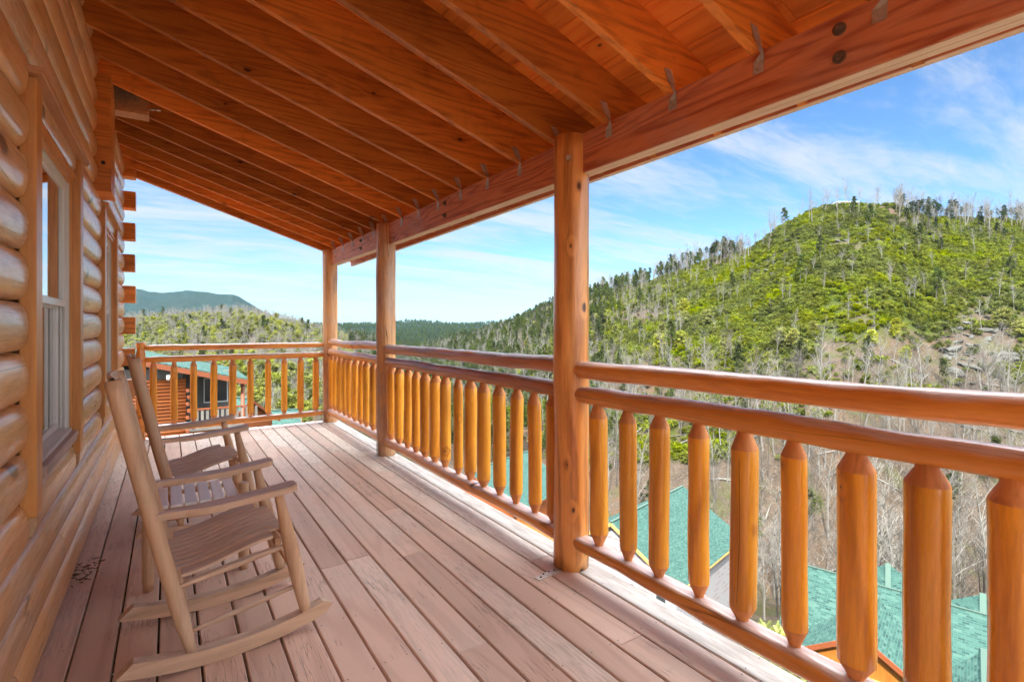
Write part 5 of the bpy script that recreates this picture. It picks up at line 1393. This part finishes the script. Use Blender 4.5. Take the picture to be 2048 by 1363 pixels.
# ---------------------------------------------------------------- light, sky, camera
SUN_EL, SUN_AZ = R(44), math.atan2(-0.80, -0.60)     # azimuth measured as atan2(x, y) of the direction towards the sun
sd = Vector((math.sin(SUN_AZ)*math.cos(SUN_EL), math.cos(SUN_AZ)*math.cos(SUN_EL), math.sin(SUN_EL)))
sl = bpy.data.lights.new('sun', 'SUN'); sl.energy = 3.6; sl.angle = R(0.6); sl.color = (1.0, 0.94, 0.84)
so = bpy.data.objects.new('sun', sl); COL.objects.link(so); so.rotation_euler = sd.to_track_quat('Z', 'Y').to_euler(); so.location = (-20, -20, 40)
w = bpy.data.worlds.new('World'); scene.world = w; w.use_nodes = True
wt = w.node_tree; wt.nodes.clear()
def wn(ty, ins=None, **kw):
    nd = wt.nodes.new(ty)
    for k, v in kw.items(): setattr(nd, k, v)
    for k, v in (ins or {}).items():
        if isinstance(v, bpy.types.NodeSocket): wt.links.new(v, nd.inputs[k])
        else: nd.inputs[k].default_value = v
    return nd
def wm(op, a, b=0.0, clamp=False):
    return wn('ShaderNodeMath', {0: a, 1: b}, operation=op, use_clamp=clamp).outputs[0]
sky = wn('ShaderNodeTexSky', sky_type='NISHITA', sun_disc=False, sun_elevation=SUN_EL, sun_rotation=SUN_AZ, altitude=500.0, air_density=1.0, dust_density=0.6, ozone_density=1.4)
tc = wn('ShaderNodeTexCoord'); sp = wn('ShaderNodeSeparateXYZ', {0: tc.outputs['Generated']})
zc = wm('MAXIMUM', sp.outputs[2], 0.0)
den = wm('ADD', zc, 0.10)
pv = wn('ShaderNodeCombineXYZ', {0: wm('DIVIDE', sp.outputs[0], den), 1: wm('DIVIDE', sp.outputs[1], den), 2: 0.0}).outputs[0]
mp = wn('ShaderNodeMapping', {0: pv, 1: (3.1, 1.7, 0), 2: (0, 0, R(-28)), 3: (0.55, 1.9, 1)})
n1 = wn('ShaderNodeTexNoise', {'Vector': mp.outputs[0], 'Scale': 0.9, 'Detail': 7, 'Roughness': 0.6, 'Distortion': 0.7}).outputs[0]
n2 = wn('ShaderNodeTexNoise', {'Vector': mp.outputs[0], 'Scale': 4.5, 'Detail': 5, 'Roughness': 0.62, 'Distortion': 1.2}).outputs[0]
nn = wm('ADD', wm('MULTIPLY', n1, 0.75), wm('MULTIPLY', n2, 0.25))
low = wn('ShaderNodeMapRange', {0: zc, 1: 0.0, 2: 0.42, 3: 0.12, 4: 0.0}).outputs[0]
cdir = wn('ShaderNodeVectorMath', {0: tc.outputs['Generated'], 1: (ST, CT, 0.0)}, operation='DOT_PRODUCT').outputs['Value']
hi = wn('ShaderNodeMapRange', {0: sp.outputs[2], 1: 0.53, 2: 0.68, 3: 0.0, 4: 1.0}, interpolation_type='SMOOTHSTEP').outputs[0]
bk = wn('ShaderNodeMapRange', {0: cdir, 1: 0.15, 2: -0.35, 3: 0.0, 4: 1.0}, interpolation_type='SMOOTHSTEP').outputs[0]
up_ = wm('MAXIMUM', hi, wm('MULTIPLY', bk, 0.45))      # added bright cloud overhead and behind the camera, unseen, to fill the porch
cf = wn('ShaderNodeMapRange', {0: wm('ADD', nn, low), 1: 0.44, 2: 0.72, 3: 0.0, 4: 0.8}, interpolation_type='SMOOTHSTEP').outputs[0]
cf2 = wm('MAXIMUM', cf, wm('MULTIPLY', up_, 0.85))
tint = wn('ShaderNodeMix', {0: 1.0, 6: sky.outputs[0], 7: (0.185, 0.262, 0.345, 1)}, data_type='RGBA', blend_type='MULTIPLY')
cw = wm('ADD', SKYW, wm('MULTIPLY', up_, SKYH))
cc = wn('ShaderNodeCombineXYZ', {0: wm('MULTIPLY', cw, 0.97), 1: cw, 2: wm('MULTIPLY', cw, 1.04)}).outputs[0]
mixc = wn('ShaderNodeMix', {0: cf2, 6: tint.outputs[2], 7: cc}, data_type='RGBA')
bg = wn('ShaderNodeBackground', {0: mixc.outputs[2], 1: 0.15}); ow = wn('ShaderNodeOutputWorld', {0: bg.outputs[0]})

cam = bpy.data.cameras.new('camera'); co = bpy.data.objects.new('camera', cam); COL.objects.link(co)
cam.sensor_width = 36.0; cam.lens = F/2048*36.0; cam.shift_y = -(681.5-HZ)/2048.0
cam.clip_start = 0.05; cam.clip_end = 30000
co.location = (0, 0, CAMZ); co.rotation_euler = (R(90), 0, -TH)
scene.camera = co
scene.view_settings.view_transform = 'Standard'; scene.view_settings.look = 'None'
scene.view_settings.exposure = EXPO; scene.view_settings.gamma = 1
scene.cycles.max_bounces = 10; scene.cycles.diffuse_bounces = 6; scene.cycles.transparent_max_bounces = 12
